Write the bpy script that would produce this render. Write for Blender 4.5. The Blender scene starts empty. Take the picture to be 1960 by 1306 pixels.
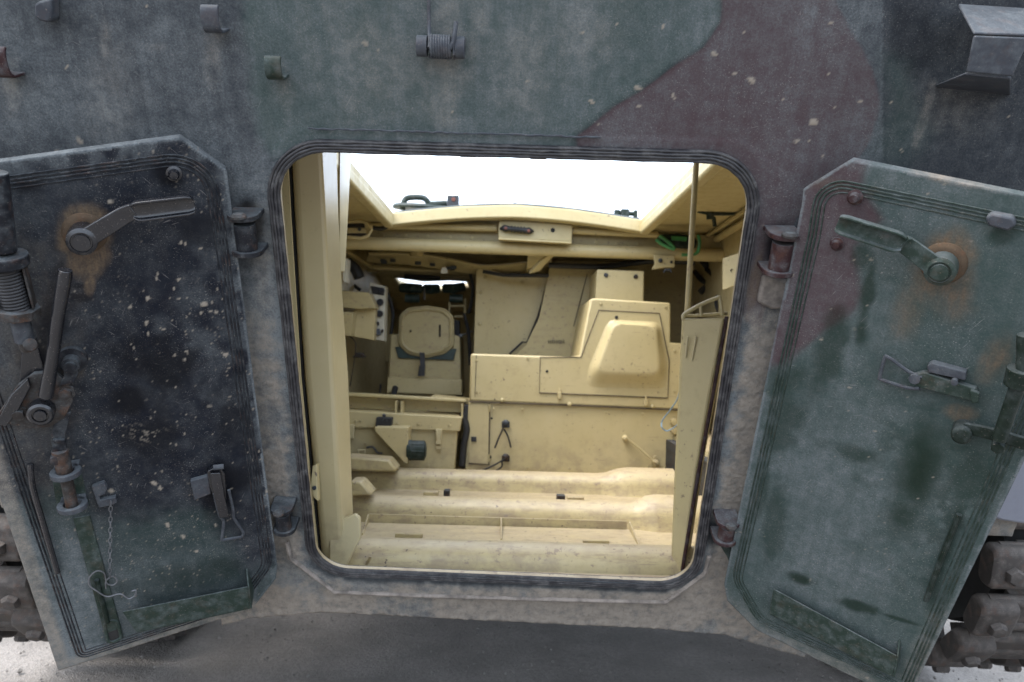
import bpy, bmesh, math, random
import numpy as np
from mathutils import Vector as V, Matrix
from mathutils.geometry import tessellate_polygon
random.seed(7)
sc = bpy.context.scene
COL = sc.collection

# ------------------------------------------------------------------ camera
FPX = 1960 * 28 / 36.0
CX, CY = 980.0, 653.0
CAM = V((0, 0, 1.25))
PITCH, ROLL = math.radians(1.0), 0.028
_f = V((0, math.cos(PITCH), math.sin(PITCH)))
_u0 = V((0, -math.sin(PITCH), math.cos(PITCH)))
_r0 = V((1, 0, 0))
_r = _r0 * math.cos(ROLL) + _u0 * math.sin(ROLL)
_u = _u0 * math.cos(ROLL) - _r0 * math.sin(ROLL)
cd = bpy.data.cameras.new('camera')
cam = bpy.data.objects.new('camera', cd)
COL.objects.link(cam)
M = Matrix.Identity(4)
for i in range(3):
    M[i][0] = _r[i]; M[i][1] = _u[i]; M[i][2] = -_f[i]; M[i][3] = CAM[i]
cam.matrix_world = M
cd.lens = 28; cd.sensor_width = 36; cd.sensor_fit = 'HORIZONTAL'
cd.clip_start = 0.02; cd.clip_end = 500
cd.dof.use_dof = True; cd.dof.focus_distance = 1.66; cd.dof.aperture_fstop = 5.0
sc.camera = cam

# ------------------------------------------------------------------ light
EXPOSURE = 2.22
w = bpy.data.worlds.new('World'); sc.world = w; w.use_nodes = True
nt = w.node_tree; nt.nodes.clear()
sky = nt.nodes.new('ShaderNodeTexSky'); sky.sky_type = 'NISHITA'; sky.sun_disc = False
SUN_EL, SUN_AZ = math.radians(62), math.radians(-110)
sky.sun_elevation = SUN_EL; sky.sun_rotation = SUN_AZ
sky.air_density = 1.0; sky.dust_density = 7.0; sky.ozone_density = 1.0; sky.altitude = 0
bg = nt.nodes.new('ShaderNodeBackground'); bg.inputs['Strength'].default_value = 0.15
wo = nt.nodes.new('ShaderNodeOutputWorld')
veil = nt.nodes.new('ShaderNodeMix'); veil.data_type = 'RGBA'; veil.inputs[0].default_value = .75      # thin even cloud
veil.inputs[7].default_value = (3.75, 4.25, 4.95, 1); nt.links.new(sky.outputs[0], veil.inputs[6])
nt.links.new(veil.outputs[2], bg.inputs[0]); nt.links.new(bg.outputs[0], wo.inputs[0])
sl = bpy.data.lights.new('sun', 'SUN'); sl.energy = .7; sl.angle = math.radians(40); sl.color = (1.0, 0.97, 0.93)
so = bpy.data.objects.new('sun', sl); COL.objects.link(so)
sd = V((math.sin(SUN_AZ) * math.cos(SUN_EL), math.cos(SUN_AZ) * math.cos(SUN_EL), math.sin(SUN_EL)))
so.rotation_euler = sd.to_track_quat('Z', 'Y').to_euler()
sc.view_settings.view_transform = 'Standard'; sc.view_settings.look = 'None'
sc.view_settings.exposure = EXPOSURE; sc.view_settings.gamma = 1.0
sc.view_settings.use_curve_mapping = False
sc.render.engine = 'CYCLES'
sc.cycles.max_bounces = 10; sc.cycles.diffuse_bounces = 8

# ------------------------------------------------------------------ measuring helpers
def ray(px, py):
    return _f + _r * ((px - CX) / FPX) + _u * ((CY - py) / FPX)
def at(px, py, Y):
    d = ray(px, py); return CAM + d * (Y / d.y)
def project(P):                     # Nx3 array -> measured position, used to lay out paint and dirt marks
    c = P - np.array(CAM)
    x = c @ np.array(_r); y = c @ np.array(_u); z = c @ np.array(_f)
    return CX + FPX * x / z, CY - FPX * y / z
class Fr:
    def __init__(s, o, ex, ey):
        s.o = V(o); s.ex = V(ex).normalized(); s.ey = V(ey).normalized(); s.en = s.ex.cross(s.ey).normalized()
        s.M = Matrix.Identity(4)
        for i in range(3):
            s.M[i][0] = s.ex[i]; s.M[i][1] = s.ey[i]; s.M[i][2] = s.en[i]; s.M[i][3] = s.o[i]
    def L(s, px, py, h=0.0):
        d = ray(px, py); p0 = s.o + s.en * h
        t = (p0 - CAM).dot(s.en) / d.dot(s.en)
        q = CAM + d * t - s.o
        return V((q.dot(s.ex), q.dot(s.ey), h))
    def U(s, px, py):
        q = s.L(px, py); return (q.x, q.y)
TAU = math.radians(28)
XA = V((1, 0, 0)); VP = V((0, -math.sin(TAU), math.cos(TAU)))
PL = Fr((0, 1.80, 1.17), XA, VP)                       # rear plate, leaning: its foot is further in
NP = PL.en
aL, aR = math.radians(20.5), math.radians(32)
oL = PL.o + PL.ex * PL.L(486, 700, .05).x + PL.ey * PL.L(486, 700, .05).y + PL.en * .05
oR = PL.o + PL.ex * PL.L(1462, 750, .055).x + PL.ey * PL.L(1462, 750, .055).y + PL.en * .055
DL = Fr(oL, XA * math.cos(aL) - NP * math.sin(aL), VP)
DR = Fr(oR, XA * math.cos(aR) + NP * math.sin(aR), VP)

# ------------------------------------------------------------------ numpy helpers
def vnoise(x, y, seed):
    xi = np.floor(x).astype(np.int64); yi = np.floor(y).astype(np.int64)
    fx = x - xi; fy = y - yi
    fx = fx * fx * (3 - 2 * fx); fy = fy * fy * (3 - 2 * fy)
    def h(a, b):
        n = (a * 374761393 + b * 668265263 + seed * 974634777) & 0xffffffff
        n = ((n ^ (n >> 13)) * 1274126177) & 0xffffffff
        n = n ^ (n >> 16)
        return (n & 0xffff) / 65535.0
    a = h(xi, yi); b = h(xi + 1, yi); c = h(xi, yi + 1); d = h(xi + 1, yi + 1)
    return (a * (1 - fx) + b * fx) * (1 - fy) + (c * (1 - fx) + d * fx) * fy
def fbm(x, y, f, octv=4, seed=1, gain=.5):
    t = 0; amp = 1; tot = 0
    for k in range(octv):
        t = t + amp * vnoise(x * f, y * f, seed + k * 17); tot += amp; amp *= gain; f *= 2.03
    return t / tot
def sstep(a, b, x):
    t = np.clip((x - a) / (b - a), 0, 1); return t * t * (3 - 2 * t)
def pip(x, y, poly):
    ins = np.zeros(x.shape, bool); n = len(poly)
    for i in range(n):
        x0, y0 = poly[i]; x1, y1 = poly[(i + 1) % n]
        if y0 == y1: continue
        c = ((y0 > y) != (y1 > y)) & (x < (x1 - x0) * (y - y0) / (y1 - y0) + x0)
        ins ^= c
    return ins
def pdist(x, y, poly, closed=True, near=False):
    best = np.full(x.shape, 1e18); bx = x.copy(); by = y.copy(); n = len(poly)
    for i in range(n if closed else n - 1):
        x0, y0 = poly[i]; x1, y1 = poly[(i + 1) % n]
        dx, dy = x1 - x0, y1 - y0; l2 = dx * dx + dy * dy + 1e-20
        t = np.clip(((x - x0) * dx + (y - y0) * dy) / l2, 0, 1)
        qx = x0 + t * dx; qy = y0 + t * dy; d = (x - qx) ** 2 + (y - qy) ** 2
        m = d < best
        best = np.where(m, d, best)
        if near: bx = np.where(m, qx, bx); by = np.where(m, qy, by)
    return (np.sqrt(best), bx, by) if near else np.sqrt(best)
def sd(x, y, poly):
    d = pdist(x, y, poly); return np.where(pip(x, y, poly), -d, d)
def fillet(pts, radii, n=8):
    out = []; N = len(pts)
    for i in range(N):
        p = V(pts[i]).to_2d(); a = V(pts[i - 1]).to_2d(); b = V(pts[(i + 1) % N]).to_2d()
        r = radii[i] if isinstance(radii, (list, tuple)) else radii
        if r <= 0: out.append((p.x, p.y)); continue
        u = (a - p).normalized(); v = (b - p).normalized()
        ang = math.acos(max(-1, min(1, u.dot(v)))); d = r / math.tan(ang / 2)
        d = min(d, (a - p).length * .49, (b - p).length * .49); r = d * math.tan(ang / 2)
        c = p + (u + v).normalized() * (r / math.sin(ang / 2))
        s0 = p + u * d - c; s1 = p + v * d - c
        a0 = math.atan2(s0.y, s0.x); a1 = math.atan2(s1.y, s1.x); da = a1 - a0
        while da > math.pi: da -= 2 * math.pi
        while da < -math.pi: da += 2 * math.pi
        for k in range(n + 1):
            t = a0 + da * k / n; out.append((c.x + r * math.cos(t), c.y + r * math.sin(t)))
    return out
def offset(pts, d):                                    # closed polygon, outward for d>0
    N = len(pts); area = sum(pts[i][0] * pts[(i + 1) % N][1] - pts[(i + 1) % N][0] * pts[i][1] for i in range(N))
    s = 1 if area > 0 else -1; out = []
    for i in range(N):
        p = V(pts[i]).to_2d(); a = V(pts[i - 1]).to_2d(); b = V(pts[(i + 1) % N]).to_2d()
        e0 = (p - a).normalized(); e1 = (b - p).normalized()
        n0 = V((e0.y, -e0.x)) * s; n1 = V((e1.y, -e1.x)) * s
        m = n0 + n1
        if m.length < 1e-6: m = n0
        m.normalize(); k = d / max(.35, m.dot(n0)); q = p + m * k; out.append((q.x, q.y))
    return out

# ------------------------------------------------------------------ node helpers
class G:
    def __init__(s, name):
        s.m = bpy.data.materials.new(name); s.m.use_nodes = True; s.t = s.m.node_tree; s.t.nodes.clear()
        s.out = s.t.nodes.new('ShaderNodeOutputMaterial'); s.b = s.t.nodes.new('ShaderNodeBsdfPrincipled')
        s.t.links.new(s.b.outputs[0], s.out.inputs[0]); s.co = s.n('ShaderNodeTexCoord').outputs['Object']
    def n(s, t, ins=None, **at_):
        x = s.t.nodes.new(t)
        for k, v in at_.items(): setattr(x, k, v)
        for k, v in (ins or {}).items(): s.put(x.inputs[k], v)
        return x
    def put(s, sock, v):
        if isinstance(v, bpy.types.NodeSocket): s.t.links.new(v, sock)
        elif isinstance(v, (tuple, list)) and len(v) == 3 and sock.type == 'RGBA': sock.default_value = (*v, 1)
        else: sock.default_value = v
    def map(s, scale=(1, 1, 1), rot=(0, 0, 0), loc=(0, 0, 0)):
        return s.n('ShaderNodeMapping', {'Vector': s.co, 'Scale': scale, 'Rotation': rot, 'Location': loc}).outputs[0]
    def rmap(s, rot, scale): return s.n('ShaderNodeMapping', {'Vector': s.n('ShaderNodeMapping', {'Vector': s.co, 'Rotation': (0, 0, rot)}).outputs[0], 'Scale': scale}).outputs[0]
    def noise(s, scale, detail=4, rough=.55, vec=None, dist=0):
        return s.n('ShaderNodeTexNoise', {'Vector': vec or s.co, 'Scale': scale, 'Detail': detail, 'Roughness': rough, 'Distortion': dist}).outputs['Fac']
    def vor(s, scale, vec=None, rnd=1):
        return s.n('ShaderNodeTexVoronoi', {'Vector': vec or s.co, 'Scale': scale, 'Randomness': rnd}).outputs['Distance']
    def rng(s, f, a, b, lo=0., hi=1.):
        return s.n('ShaderNodeMapRange', {0: f, 1: a, 2: b, 3: lo, 4: hi}, interpolation_type='SMOOTHSTEP').outputs[0]
    def m2(s, op, a, b=0., clamp=False):
        return s.n('ShaderNodeMath', {0: a, 1: b}, operation=op, use_clamp=clamp).outputs[0]
    def mix(s, f, a, b):
        x = s.n('ShaderNodeMix', data_type='RGBA'); s.put(x.inputs[0], f); s.put(x.inputs[6], a); s.put(x.inputs[7], b); return x.outputs[2]
    def bump(s, h, strength=.3, dist=.003):
        s.put(s.b.inputs['Normal'], s.n('ShaderNodeBump', {'Height': h, 'Strength': strength, 'Distance': dist}).outputs[0])
    def upz(s):
        g = s.n('ShaderNodeNewGeometry'); return s.n('ShaderNodeSeparateXYZ', {0: g.outputs['True Normal']}).outputs[2]
    def fin(s, col, rough, metal=0., spec=.5):
        s.put(s.b.inputs['Base Color'], col); s.put(s.b.inputs['Roughness'], rough); s.put(s.b.inputs['Metallic'], metal)
        s.put(s.b.inputs['Specular IOR Level'], spec); return s.m

BLACK = (.006, .0078, .013); GREEN = (.018, .036, .031); BROWN = (.043, .022, .025)
DUST = (.122, .136, .143); MUD = (.225, .20, .17); RUST = (.088, .062, .041); SPLAT = (.22, .192, .158)

def camo_paint():
    g = G('camouflage_paint')
    A = g.n('ShaderNodeAttribute', attribute_name='A'); B = g.n('ShaderNodeAttribute', attribute_name='B')
    a = g.n('ShaderNodeSeparateColor', {0: A.outputs['Color']}); b = g.n('ShaderNodeSeparateColor', {0: B.outputs['Color']})
    br, gr, du, ru = a.outputs[0], a.outputs[1], a.outputs[2], A.outputs['Alpha']
    sp, cl, mu, sc_ = b.outputs[0], b.outputs[1], b.outputs[2], B.outputs['Alpha']
    base = g.mix(gr, BLACK, GREEN); base = g.mix(br, base, BROWN)
    big = g.noise(7, 6, .65); med = g.noise(38, 7, .7); fine = g.noise(240, 3, .65)
    base = g.mix(g.rng(med, .35, .7, 0, .35), base, g.mix(.4, base, (.03, .031, .034)))
    streak = g.noise(1, 5, .6, g.map((55, 3.2, 1)))
    cloud = g.noise(2.6, 4, .6, None, .6); du = g.m2('MULTIPLY', du, g.rng(cloud, .3, .7, .7, 1.25))
    d1 = g.m2('MULTIPLY', du, g.rng(big, .28, .72, .78, 1.12)); d1 = g.m2('MULTIPLY', d1, g.rng(med, .3, .72, .7, 1.22))
    d1 = g.m2('MULTIPLY', d1, g.rng(streak, .3, .7, .84, 1.14)); d1 = g.m2('MULTIPLY', d1, g.rng(fine, .3, .7, .72, 1.25), True)
    base = g.mix(d1, base, DUST)
    grain = g.m2('MULTIPLY', g.rng(g.noise(420, 2, .6), .50, .60), g.rng(med, .40, .60)); base = g.mix(g.m2('MULTIPLY', g.m2('MULTIPLY', grain, g.m2('ADD', g.m2('MULTIPLY', b.outputs[2], 2.2), .10)), .75, True), base, (.20, .175, .14))
    # fine scratches in three directions
    tot = None
    for rot, lo in ((.5, .70), (-.75, .705), (1.3, .705), (2.1, .715)):
        s_ = g.rng(g.noise(1, 2, .5, g.rmap(rot, (330, 24, 1))), lo - .02, lo + .03)
        s_ = g.m2('MULTIPLY', s_, g.rng(g.noise(9, 3, .5, g.map((1, 1, 1), (0, 0, rot), (rot, 3, 1))), .45, .65))
        tot = s_ if tot is None else g.m2('MAXIMUM', tot, s_)
    tot = g.m2('MULTIPLY', tot, sc_)
    base = g.mix(g.m2('MULTIPLY', tot, .5), base, (.19, .18, .175))
    speck = g.m2('MAXIMUM', g.rng(g.noise(330, 2, .5), .63, .70), g.rng(g.noise(120, 4, .75), .64, .70)); speck = g.m2('MULTIPLY', g.m2('MULTIPLY', speck, g.rng(big, .36, .6)), sc_)
    base = g.mix(g.m2('MULTIPLY', speck, .65), base, (.20, .19, .178))
    base = g.mix(g.m2('MULTIPLY', g.m2('MULTIPLY', ru, g.rng(med, .25, .7, .5, 1.2)), g.rng(g.noise(1, 5, .7, g.map((120, 16, 1))), .3, .65, .6, 1.15), True), base, g.mix(g.rng(fine, .3, .7), RUST, (.118, .088, .06)))
    base = g.mix(g.m2('MULTIPLY', cl, .85), base, g.mix(gr, (.004, .0045, .006), (.006, .013, .007)))
    mudc = g.mix(g.rng(med, .3, .7), (.16, .142, .122), MUD)
    base = g.mix(g.m2('MULTIPLY', mu, g.rng(med, .22, .6, .55, 1.1), True), base, mudc)
    base = g.mix(sp, base, SPLAT)
    crust = g.noise(150, 6, .72, g.rmap(.35, (1, .45, 1)), 1.0); base = g.mix(g.m2('MULTIPLY', mu, g.rng(crust, .54, .68, 0, .6)), base, (.09, .08, .074))
    g.bump(g.m2('ADD', g.m2('MULTIPLY', fine, .5), g.m2('ADD', g.m2('MULTIPLY', med, .6), g.m2('MULTIPLY', g.m2('MULTIPLY', crust, mu), 4.5))), .35, .0022)
    rough = g.m2('ADD', .5, g.m2('MULTIPLY', g.m2('MAXIMUM', g.m2('MAXIMUM', d1, mu), sp), .4)); rough = g.m2('SUBTRACT', rough, g.m2('MULTIPLY', cl, .1))
    return g.fin(base, rough, 0, .09)

def fitting_paint(name, base, dust=.35, rough=.45, rust=.0, dustcol=DUST, metal=0.):
    g = G(name); med = g.noise(45, 5, .6); fine = g.noise(240, 3, .6); up = g.upz()
    c = g.mix(g.rng(med, .3, .7, 0, .4), base, tuple(min(1, k * 1.35 + .004) for k in base))
    f = g.m2('ADD', g.rng(med, .4, .75, 0, dust), g.m2('MULTIPLY', g.rng(up, .1, .9), dust * 1.1)); f = g.m2('MULTIPLY', f, g.rng(fine, .3, .65, .6, 1.1), True)
    c = g.mix(f, c, dustcol)
    if rust: c = g.mix(g.m2('MULTIPLY', g.rng(g.noise(28, 5, .7), .5, .66), rust), c, (.13, .06, .032))
    sp = g.rng(g.noise(300, 2, .5), .66, .73, 0, .3); c = g.mix(sp, c, (.26, .22, .19))
    g.bump(g.m2('ADD', med, g.m2('MULTIPLY', fine, .4)), .25, .0015)
    return g.fin(c, g.m2('ADD', rough, g.m2('MULTIPLY', f, .45)), metal, .13)

CREAM = (.478, .402, .222)
def cream_paint(name, grime=.25, dust=0., chips=1., base=CREAM, rough=.42, relief=.12):
    g = G(name); big = g.noise(3.2, 5, .6); med = g.noise(24, 6, .65); fine = g.noise(170, 3, .6)
    c = g.mix(g.rng(big, .3, .7), base, tuple(k * f for k, f in zip(base, (.93, .92, .86))))
    c = g.mix(g.m2('MULTIPLY', g.rng(med, .5, .8), grime), c, (.30, .23, .13))
    drip = g.noise(1, 5, .6, g.map((42, 42, 2.2)))
    c = g.mix(g.m2('MULTIPLY', g.rng(drip, .55, .8), grime * .8), c, (.38, .29, .17))
    zz = g.n('ShaderNodeSeparateXYZ', {0: g.co}).outputs[2]; kick = g.m2('MULTIPLY', g.rng(zz, .62, .92, 1, 0), g.rng(g.noise(11, 6, .7), .42, .66)); c = g.mix(g.m2('MULTIPLY', kick, .55), c, (.24, .185, .125))
    if dust:
        d = g.m2('MULTIPLY', g.rng(g.upz(), .35, .98), g.rng(med, .25, .6, .45, 1.1))
        c = g.mix(g.m2('MULTIPLY', d, dust, True), c, (.41, .335, .225)); c = g.mix(g.m2('MULTIPLY', g.rng(g.noise(1, 6, .7, g.map((9, 34, 34))), .50, .64), dust * .8), c, (.25, .19, .125))
    ch = g.m2('MULTIPLY', g.rng(g.noise(70, 4, .6), .64, .675), g.rng(g.noise(7, 3, .5), .44, .58))
    c = g.mix(g.m2('MULTIPLY', ch, .8 * chips), c, (.085, .06, .05))
    if dust: c = g.mix(g.m2('MULTIPLY', g.rng(g.noise(30, 5, .72), .60, .66), .7), c, (.21, .155, .12))
    sc1 = g.m2('MULTIPLY', g.rng(g.noise(1, 2, .5, g.map((9, 300, 120), (0, .6, .4))), .70, .74), .35 * chips); c = g.mix(sc1, c, (.22, .16, .11))
    g.bump(g.m2('ADD', g.m2('MULTIPLY', med, .8), fine), relief, .0012)
    return g.fin(c, g.rng(med, .3, .7, rough - .5 * relief, rough + 1.3 * relief), 0, .5)

def plain(name, col, rough=.5, metal=0., var=.3):
    g = G(name); n = g.noise(30, 5, .6); c = g.mix(g.rng(n, .3, .7), tuple(k * (1 - var) for k in col), tuple(min(1, k * (1 + var)) for k in col))
    g.bump(g.noise(160, 3, .6), .15, .001); return g.fin(c, rough, metal)

def rubber():
    g = G('rubber_seal'); n = g.noise(40, 5, .65); f = g.noise(260, 3, .6)
    c = g.mix(g.m2('MULTIPLY', g.rng(n, .38, .75), g.rng(f, .3, .65, .4, .8)), (.011, .011, .014), (.10, .097, .095))
    g.bump(f, .2, .001); return g.fin(c, g.rng(n, .3, .7, .42, .75))

def ground_mat():
    g = G('gravelly_dirt'); a = g.noise(3, 6, .6); b = g.noise(60, 5, .65); v = g.vor(140); v2 = g.vor(55)
    c = g.mix(g.rng(a, .3, .7), (.185, .172, .158), (.275, .256, .236)); c = g.mix(g.rng(b, .35, .75, 0, .6), c, (.14, .13, .118))
    c = g.mix(g.rng(v, .15, .45, .25, 0), c, (.16, .14, .125))
    g.bump(g.m2('ADD', g.m2('MULTIPLY', b, 1.2), g.m2('ADD', g.m2('MULTIPLY', v, .6), g.m2('MULTIPLY', v2, .5))), .55, .010); return g.fin(c, .92, 0, .2)

M_camo = camo_paint()
def gloss(m): m.node_tree.nodes['Principled BSDF'].inputs['Specular IOR Level'].default_value = .6; return m
M_blk = fitting_paint('black_paint', (.006, .0065, .009), .03, .26)
gloss(M_blk)
M_blkd = fitting_paint('dusty_black_paint', (.010, .011, .014), .32, .45, .15)
M_grn = fitting_paint('green_paint', (.018, .029, .023), .38, .42, .1)
M_dgrn = fitting_paint('dark_green_paint', (.007, .0125, .009), .22, .4)
M_brn = fitting_paint('brown_paint', (.030, .015, .016), .42, .42, .2)
M_rst = fitting_paint('rusty_steel', (.026, .022, .020), .35, .6, .3)
M_collar = fitting_paint('rust_dusted_steel', (.060, .042, .028), .5, .85, .3, (.105, .074, .048))
M_gst = fitting_paint('grey_worn_steel', (.038, .042, .05), .35, .42, .1)
M_trk = fitting_paint('dusty_track_steel', (.052, .047, .044), .55, .55, .2, (.135, .120, .108))
M_wire = plain('galvanised_wire', (.13, .135, .145), .5, .6)
M_cr = cream_paint('cream_paint', .38)
M_crd = cream_paint('scuffed_cream_paint', .5, .62, 1.25)
M_crs = cream_paint('smooth_cream_paint', .06, 0, .12, (.50, .43, .26), .30, .02)
M_crb = cream_paint('stained_cream_paint', .55, .3, 1.0, (.41, .345, .185))
M_sill = cream_paint('dirty_sill_paint', .9, 1.1, 1.5, (.33, .27, .17))
M_wht = plain('white_tag', (.62, .62, .6), .5, 0, .1)
M_blkr = plain('black_rubber', (.018, .018, .02), .6)
M_void = plain('dark_opening', (.012, .012, .012), .8)
M_rub = rubber()
M_seam = plain('seam_grime', (.07, .055, .035), .8)
M_gnd = ground_mat()
M_pad = plain('dark_green_leather', (.022, .042, .04), .38)
M_gau = plain('gauge_face', (.02, .022, .03), .3)
M_gpl = plain('bright_green_plastic', (.03, .16, .05), .4)
M_blue = plain('blue_wire', (.16, .27, .38), .5)
M_pan = plain('instrument_panel_grey', (.50, .48, .40), .5, 0, .12)
M_redb = plain('red_brown_plastic', (.16, .04, .02), .4)
M_fend = fitting_paint('pale_grey_painted_steel', (.17, .18, .215), .25, .5)
M_mudm = plain('dried_mud', (.155, .135, .118), .95, 0, .4)

# ------------------------------------------------------------------ objects
def tag(o, label, cat, group=None):
    o['label'] = label; o['category'] = cat
    if group: o['group'] = group
    return o
def empty(name, loc, label, cat, group=None):
    o = bpy.data.objects.new(name, None); COL.objects.link(o); o.location = loc; o.empty_display_size = .1
    return tag(o, label, cat, group)
def attach(o, parent):
    o.parent = parent
    if parent is not None and parent.type == 'EMPTY':
        o.matrix_parent_inverse = Matrix.Translation(-parent.location)
def link(name, me, mat, parent, frame=None, bevel=0., ang=35, seg=2):
    o = bpy.data.objects.new(name, me); COL.objects.link(o)
    for m in (mat if isinstance(mat, (list, tuple)) else [mat]): me.materials.append(m)
    if parent is not None: attach(o, parent)
    if frame is not None: o.matrix_basis = frame.M
    if bevel:
        b = o.modifiers.new('bevel', 'BEVEL'); b.width = bevel; b.segments = seg; b.limit_method = 'ANGLE'; b.angle_limit = math.radians(40)
    return o
def orth(d):
    d = d.normalized(); a = V((0, 0, 1)) if abs(d.z) < .9 else V((1, 0, 0))
    x = d.cross(a).normalized(); return x, d.cross(x).normalized()
class MB:
    def __init__(s): s.v = []; s.f = []
    def add(s, vs, fs):
        n = len(s.v); s.v += [tuple(p) for p in vs]; s.f += [tuple(i + n for i in f) for f in fs]; return s
    def prism(s, pts, off):
        n = len(pts); off = V(off); pts = [V(p) for p in pts]
        nr = V((0, 0, 0))
        for i in range(n): nr += pts[i].cross(pts[(i + 1) % n])
        if nr.dot(off) < 0: pts = pts[::-1]
        vs = pts + [p + off for p in pts]
        return s.add(vs, [tuple(range(n - 1, -1, -1)), tuple(range(n, 2 * n))] + [(i, (i + 1) % n, n + (i + 1) % n, n + i) for i in range(n)])
    def p2(s, poly, h0, h1): return s.prism([(p[0], p[1], h0) for p in poly], (0, 0, h1 - h0))
    def box(s, c, d, R=None):
        c = V(c); vs = []
        for z in (-1, 1):
            for x, y in ((-1, -1), (1, -1), (1, 1), (-1, 1)):
                p = V((x * d[0] / 2, y * d[1] / 2, z * d[2] / 2)); vs.append(c + (R @ p if R else p))
        return s.add(vs, [(3, 2, 1, 0), (4, 5, 6, 7), (0, 1, 5, 4), (1, 2, 6, 5), (2, 3, 7, 6), (3, 0, 4, 7)])
    def rings(s, R, cap=True, closed=False):
        n = len(R[0]); vs = [p for r in R for p in r]; fs = []; m = len(R)
        for k in range(m if closed else m - 1):
            a = k * n; b = ((k + 1) % m) * n
            fs += [(a + i, a + (i + 1) % n, b + (i + 1) % n, b + i) for i in range(n)]
        if cap and not closed: fs += [tuple(range(n - 1, -1, -1)), tuple(range((m - 1) * n, m * n))]
        return s.add(vs, fs)
    def tube(s, path, r, seg=10, closed=False, cap=True):
        P = [V(p) for p in path]; N = len(P); R = []; x = None
        for i in range(N):
            if closed: d = P[(i + 1) % N] - P[i - 1]
            else: d = P[min(i + 1, N - 1)] - P[max(i - 1, 0)]
            if d.length < 1e-9: d = V((0, 0, 1))
            d.normalize()
            if x is None: x, _ = orth(d)
            x = (x - d * x.dot(d)); x = orth(d)[0] if x.length < 1e-5 else x.normalized(); y = d.cross(x)
            rr = r[i] if isinstance(r, (list, tuple)) else r
            R.append([P[i] + (x * math.cos(t) + y * math.sin(t)) * rr for t in [2 * math.pi * k / seg for k in range(seg)]])
        return s.rings(R, cap, closed)
    def cyl(s, a, b, r, r2=None, seg=20): return s.tube([a, b], [r, r if r2 is None else r2], seg)
    def lathe(s, c, ax, prof, seg=28):
        c = V(c); ax = V(ax).normalized(); x, y = orth(ax)
        return s.rings([[c + ax * d + (x * math.cos(t) + y * math.sin(t)) * r for t in [2 * math.pi * k / seg for k in range(seg)]] for r, d in prof], True)
    def ring(s, c, ax, R, r, seg=24, s2=8, sx=1, sy=1):
        c = V(c); x, y = orth(V(ax)); return s.tube([c + x * math.cos(t) * R * sx + y * math.sin(t) * R * sy for t in [2 * math.pi * k / seg for k in range(seg)]], r, s2, True)
    def strap(s, path, wid, th, side):             # flat bar bent along a path; side = width direction
        P = [V(p) for p in path]; side = V(side).normalized(); R = []
        for i in range(len(P)):
            d = (P[min(i + 1, len(P) - 1)] - P[max(i - 1, 0)]).normalized(); n = d.cross(side).normalized()
            R.append([P[i] + side * a * wid / 2 + n * b * th / 2 for a, b in ((-1, -1), (1, -1), (1, 1), (-1, 1))])
        return s.rings(R)
    def build(s, name, mat, parent=None, frame=None, bevel=0., ang=35, label=None, seg=2):
        me = bpy.data.meshes.new(name); me.from_pydata(s.v, [], s.f)
        bm = bmesh.new(); bm.from_mesh(me); bmesh.ops.recalc_face_normals(bm, faces=bm.faces); bm.to_mesh(me); bm.free()
        me.polygons.foreach_set('use_smooth', [True] * len(me.polygons)); me.set_sharp_from_angle(angle=math.radians(ang)); me.update()
        o = link(name, me, mat, parent, frame, bevel, seg=seg)
        if label: o['label'] = label
        return o
def bez(pts, n=8):                                  # smooth curve through points
    P = [V(p) for p in pts]; out = []
    for i in range(len(P) - 1):
        p0 = P[max(i - 1, 0)]; p1 = P[i]; p2 = P[i + 1]; p3 = P[min(i + 2, len(P) - 1)]
        for k in range(n):
            t = k / n; out.append(.5 * ((2 * p1) + (p2 - p0) * t + (2 * p0 - 5 * p1 + 4 * p2 - p3) * t * t + (3 * p1 - p0 - 3 * p2 + p3) * t ** 3))
    return out + [P[-1]]
def circ(cx, cy, r, n=20, sx=1, sy=1): return [(cx + r * sx * math.cos(2 * math.pi * k / n), cy + r * sy * math.sin(2 * math.pi * k / n)) for k in range(n)]

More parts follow.
